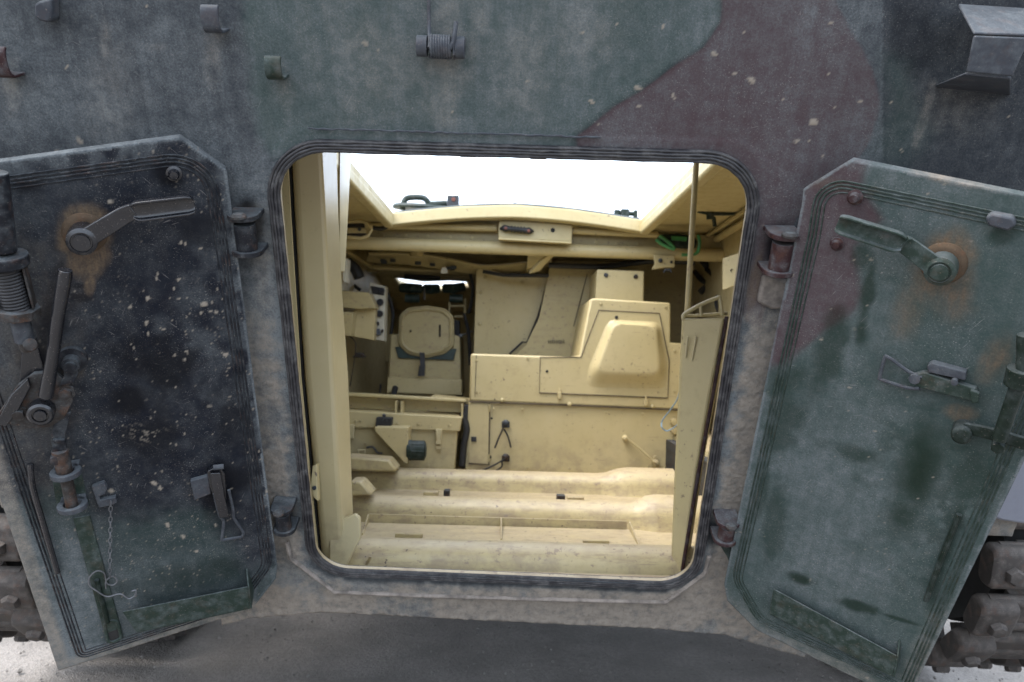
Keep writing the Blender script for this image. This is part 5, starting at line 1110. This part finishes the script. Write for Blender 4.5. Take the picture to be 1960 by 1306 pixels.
b = MB(); q = at(784, 862, SY - .10); b.cyl(q, q + V((.075, 0, 0)), .046, seg=24); b.cyl(q + V((-.01, 0, 0)), q + V((.012, 0, 0)), .050, seg=24); b.cyl(q + V((.075, 0, 0)), q + V((.080, 0, 0)), .034, seg=20)
for k in range(8): an = 2 * math.pi * k / 8; b.cyl(q + V((.0, .045 * math.cos(an), .045 * math.sin(an))), q + V((.072, .045 * math.cos(an), .045 * math.sin(an))), .004, seg=6)
b.build('horn_motor', M_grn, tb, bevel=.002)
b = MB(); b.box(at(840, 836, SY - .004), (.03, .016, .075)); b.tube([at(836, 822, SY - .012), at(836, 842, SY - .016)], .004, 6); b.tube([at(844, 822, SY - .012), at(844, 842, SY - .016)], .004, 6); b.box(at(840, 856, SY + .006), (.026, .012, .02)); b.build('bin_latch', M_crs, bin_, bevel=.002)
b = MB(); b.box(at(672, 826, SY - .004), (.03, .016, .07)); b.build('bin_latch', M_crs, bin_, bevel=.003)
b = MB(); b.tube([at(686, 872, SY - .04), at(686, 862, SY - .04), at(698, 862, SY - .04), at(698, 872, SY - .04)], .006, 8); b.build('tie_down_loop', M_crs, bin_)
b = MB(); b.tube(bez([at(702, 857, SY - .02), at(714, 856, SY - .03), at(722, 866, SY - .03), at(732, 868, SY - .02)], 5), .0055, 8); b.build('bare_cable', M_wire, bin_)
b = MB(); b.prism(ep([(888, 775), (899, 775), (896, 898), (884, 896)], SY + .1), (0, .05, 0)); b.tube(bez([at(884, 790, SY + .08), at(893, 820, SY + .08), at(888, 850, SY + .08), at(884, 893, SY + .08)], 6), .018, 8); b.build('cable_trunk', M_blkr, VEH, bevel=.004)

for x, y in ((920, 560), (918, 620), (1000, 540), (928, 530)):
    b = MB(); b.lathe(at(x, y, 4.748), (0, -1, 0), [(.012, 0), (.010, .005), (0, .007)], 8); b.build('bulkhead_screw', M_crb, VEH)
for x, y in ((680, 806), (690, 806), (760, 810), (800, 812), (860, 815), (700, 850), (866, 850), (820, 892), (700, 890)):
    b = MB(); b.lathe(at(x, y, SY - .001), (0, -1, 0), [(.008, 0), (.007, .004), (0, .005)], 8); b.build('bin_rivet', M_crb, bin_)
for pts in ([(664, 530), (676, 545), (690, 556)], [(742, 560), (752, 600), (748, 640)], [(888, 600), (897, 640), (900, 700)], [(900, 520), (905, 560), (897, 600)]):
    b = MB(); b.tube(bez([at(x, y, 4.9) for x, y in pts], 6), .011, 7); b.build('black_hose', M_blkr, VEH)
# ---- loose things
def loose(name, paths, r, mat, label, cat, group=None):
    b = MB()
    for p in paths: b.tube(p, r, 7)
    return tag(b.build(name, mat), label, cat, group)
loose('blue_wire', [bez([at(1302, 742, 2.9), at(1296, 765, 3.1), at(1282, 786, 3.3), at(1268, 805, 3.4), at(1267, 818, 3.4), at(1276, 825, 3.4), at(1288, 820, 3.3), at(1300, 810, 3.1)], 6)], .0028, M_blue, 'thin pale blue wire looping beside the engine housing by the bench', 'wire')
e1 = EY - .02
loose('cable_tie', [bez([at(964, 811, e1), at(962, 822, e1), at(954, 840, e1), at(947, 858, e1)], 5), bez([at(965, 822, e1), at(972, 835, e1), at(978, 857, e1)], 5)], .0045, M_blkr, 'dark cord tied to the upper stud of the engine housing, ends hanging down', 'cord')
loose('cable_tie', [bez([at(966, 878, e1), at(954, 886, e1), at(930, 898, e1), at(914, 902, e1)], 5), bez([at(960, 882, e1), at(960, 894, e1), at(945, 903, e1)], 5)], .0045, M_blkr, 'dark cord tied to the lower rusty stud of the engine housing, trailing to the floor', 'cord')
for x, y, m_ in ((968, 810, M_gst), (968, 875, M_rst)):
    b = MB(); b.lathe(at(x, y, EY + .01), (0, -1, 0), [(.018, 0), (.016, .016), (.010, .024), (0, .026)], 12); b.box(at(x, y + 3, EY + .004), (.04, .014, .03)); b.build('cord_stud', m_, eng, bevel=.001)
# chain with a bent wire hook hung on the left door
chain = empty('hanging_chain', DL.M @ DL.L(212, 1000, .012), 'thin twisted wire chain with a curled hook hanging on the left door', 'chain')
def dw(x, y, h=.014): return DL.M @ DL.L(x, y, h)
n = 15; P0, P1 = dw(212, 958, .018), dw(210, 1106, .012)
for k in range(n):
    a_ = P0 + (P1 - P0) * (k / n); b_ = P0 + (P1 - P0) * ((k + 1.15) / n); m_ = (a_ + b_) / 2; d = (b_ - a_); L_ = d.length / 2; d.normalize(); s_ = DL.ex if k % 2 else (DL.ex * .3 + DL.en).normalized()
    b = MB(); b.tube([m_ + d * L_ * math.cos(t) + s_ * .0033 * math.sin(t) for t in [2 * math.pi * i / 14 for i in range(14)]], .0011, 5, True); b.build('chain_link', M_wire, chain)
b = MB(); b.tube(bez([dw(203, 1127), dw(203, 1112), dw(216, 1103), dw(224, 1112), dw(216, 1120), dw(204, 1116), dw(200, 1098), dw(186, 1093), dw(172, 1104), dw(171, 1120), dw(186, 1132), dw(205, 1142), dw(230, 1137), dw(246, 1146), dw(258, 1140), dw(260, 1130), dw(252, 1132)], 6), .0017, 7); b.build('wire_hook', M_wire, chain)

# ================================================================== running gear
PITCH_ = .172; Yc, Zc, RR, BETA = 2.74, .80, .50, .314
def link_mesh():
    b = MB(); W = .44
    b.box((W / 2, 0, -.034), (W - .20, .115, .03)); b.box((W / 2, 0, -.012), (W - .24, .085, .022))
    for s_ in (-1, 1): b.cyl((.03, s_ * .047, -.012), (W - .03, s_ * .047, -.012), .020, seg=12)
    for x in (0.0, W - .105):
        n = 8; prof = []
        for cx_, cy_, a0 in ((.036, .010, 0), (-.036, .010, 90), (-.036, -.012, 180), (.036, -.012, 270)): prof += [(cx_ + .027 * math.cos(math.radians(a0 + 90 * k / n)), cy_ + .027 * math.sin(math.radians(a0 + 90 * k / n))) for k in range(n + 1)]
        b.rings([[V((x + xx, p[0] * sc2, p[1] * sc2)) for p in prof] for xx, sc2 in ((-.004, .80), (.002, .94), (.010, 1), (.095, 1), (.103, .94), (.107, .82))])
        b.lathe((x + .052, -.012, .034), (0, 0, 1), [(.026, 0), (.026, .014), (.020, .022), (0, .023)], 6)
        pass
    b.box((W / 2, 0, -.07), (.03, .07, .06))
    return b
proto = None
def path_at(s):                                       # s=0 at top of the idler, running rearwards and down
    half = (math.pi - BETA) * RR; drop = Zc - RR * math.cos(BETA) - .06; ramp = drop / math.sin(BETA)
    if s < 0: return V((0, Yc - s, Zc + RR)), V((0, -1, 0)), V((0, 0, 1))
    if s < half:
        a = s / RR; return V((0, Yc - RR * math.sin(a), Zc + RR * math.cos(a))), V((0, -math.cos(a), -math.sin(a))), V((0, -math.sin(a), math.cos(a)))
    y0, z0 = Yc - RR * math.sin(BETA), Zc - RR * math.cos(BETA); d = V((0, math.cos(BETA), -math.sin(BETA))); q = s - half
    if q < ramp: return V((0, y0, z0)) + d * q, d, V((0, -math.sin(BETA), -math.cos(BETA)))      # sloping down from the raised rear wheel
    return V((0, y0 + ramp * math.cos(BETA) + q - ramp, .06)), V((0, 1, 0)), V((0, 0, -1))
for side in (1, -1):
    tr = bpy.data.objects.new('track', None); 
    b = MB(); 
    # idler wheel, road wheels behind the track
    b.lathe((side * 1.575 - .11, Yc, Zc), (1, 0, 0), [(.0, 0), (.16, .0), (.34, .02), (.39, .0), (.40, .03), (.40, .19), (.39, .22), (.16, .22), (0, .22)], 40); tr = b.build('track', M_void, VEH)
    tr['label'] = ('right' if side > 0 else 'left') + ' track with dusty links round its rear wheel'
    for k in range(4):
        b = MB(); y_ = 3.52 + k * .74; b.lathe((side * 1.575 - .12, y_, .43), (1, 0, 0), [(0, 0), (.10, 0), (.26, .03), (.33, .01), (.335, .03), (.335, .21), (.33, .23), (.10, .24), (0, .24)], 32); b.build('road_wheel', M_void, tr, bevel=.004)
    for k in range(-8, 26):
        s_ = k * PITCH_ + .03; p, d, nrm = path_at(s_)
        if proto is None:
            o = link_mesh().build('track_link', M_trk, tr, bevel=.003); proto = o
        else:
            o = proto.copy(); COL.objects.link(o); o.parent = tr
        xo = 1.355 if side > 0 else -1.355 - .44
        ex = V((1, 0, 0)); ey = -d; 
        if ex.cross(ey).dot(nrm) < 0: ey = -ey
        m_ = Matrix.Identity(4)
        for i in range(3): m_[i][0] = ex[i]; m_[i][1] = ey[i]; m_[i][2] = nrm[i]; m_[i][3] = (p + V((xo, 0, 0)))[i]
        o.matrix_basis = m_
# mudguards
b = MB(); b.prism([V((p.x, p.y, -.002)) for p in [PL.L(*c_, .03) for c_ in ((1990, 835), (1990, 1008), (1915, 997), (1890, 988), (1898, 930), (1925, 880))]], (0, 0, .034)); b.build('mudguard_end', M_fend, plate, bevel=.008)
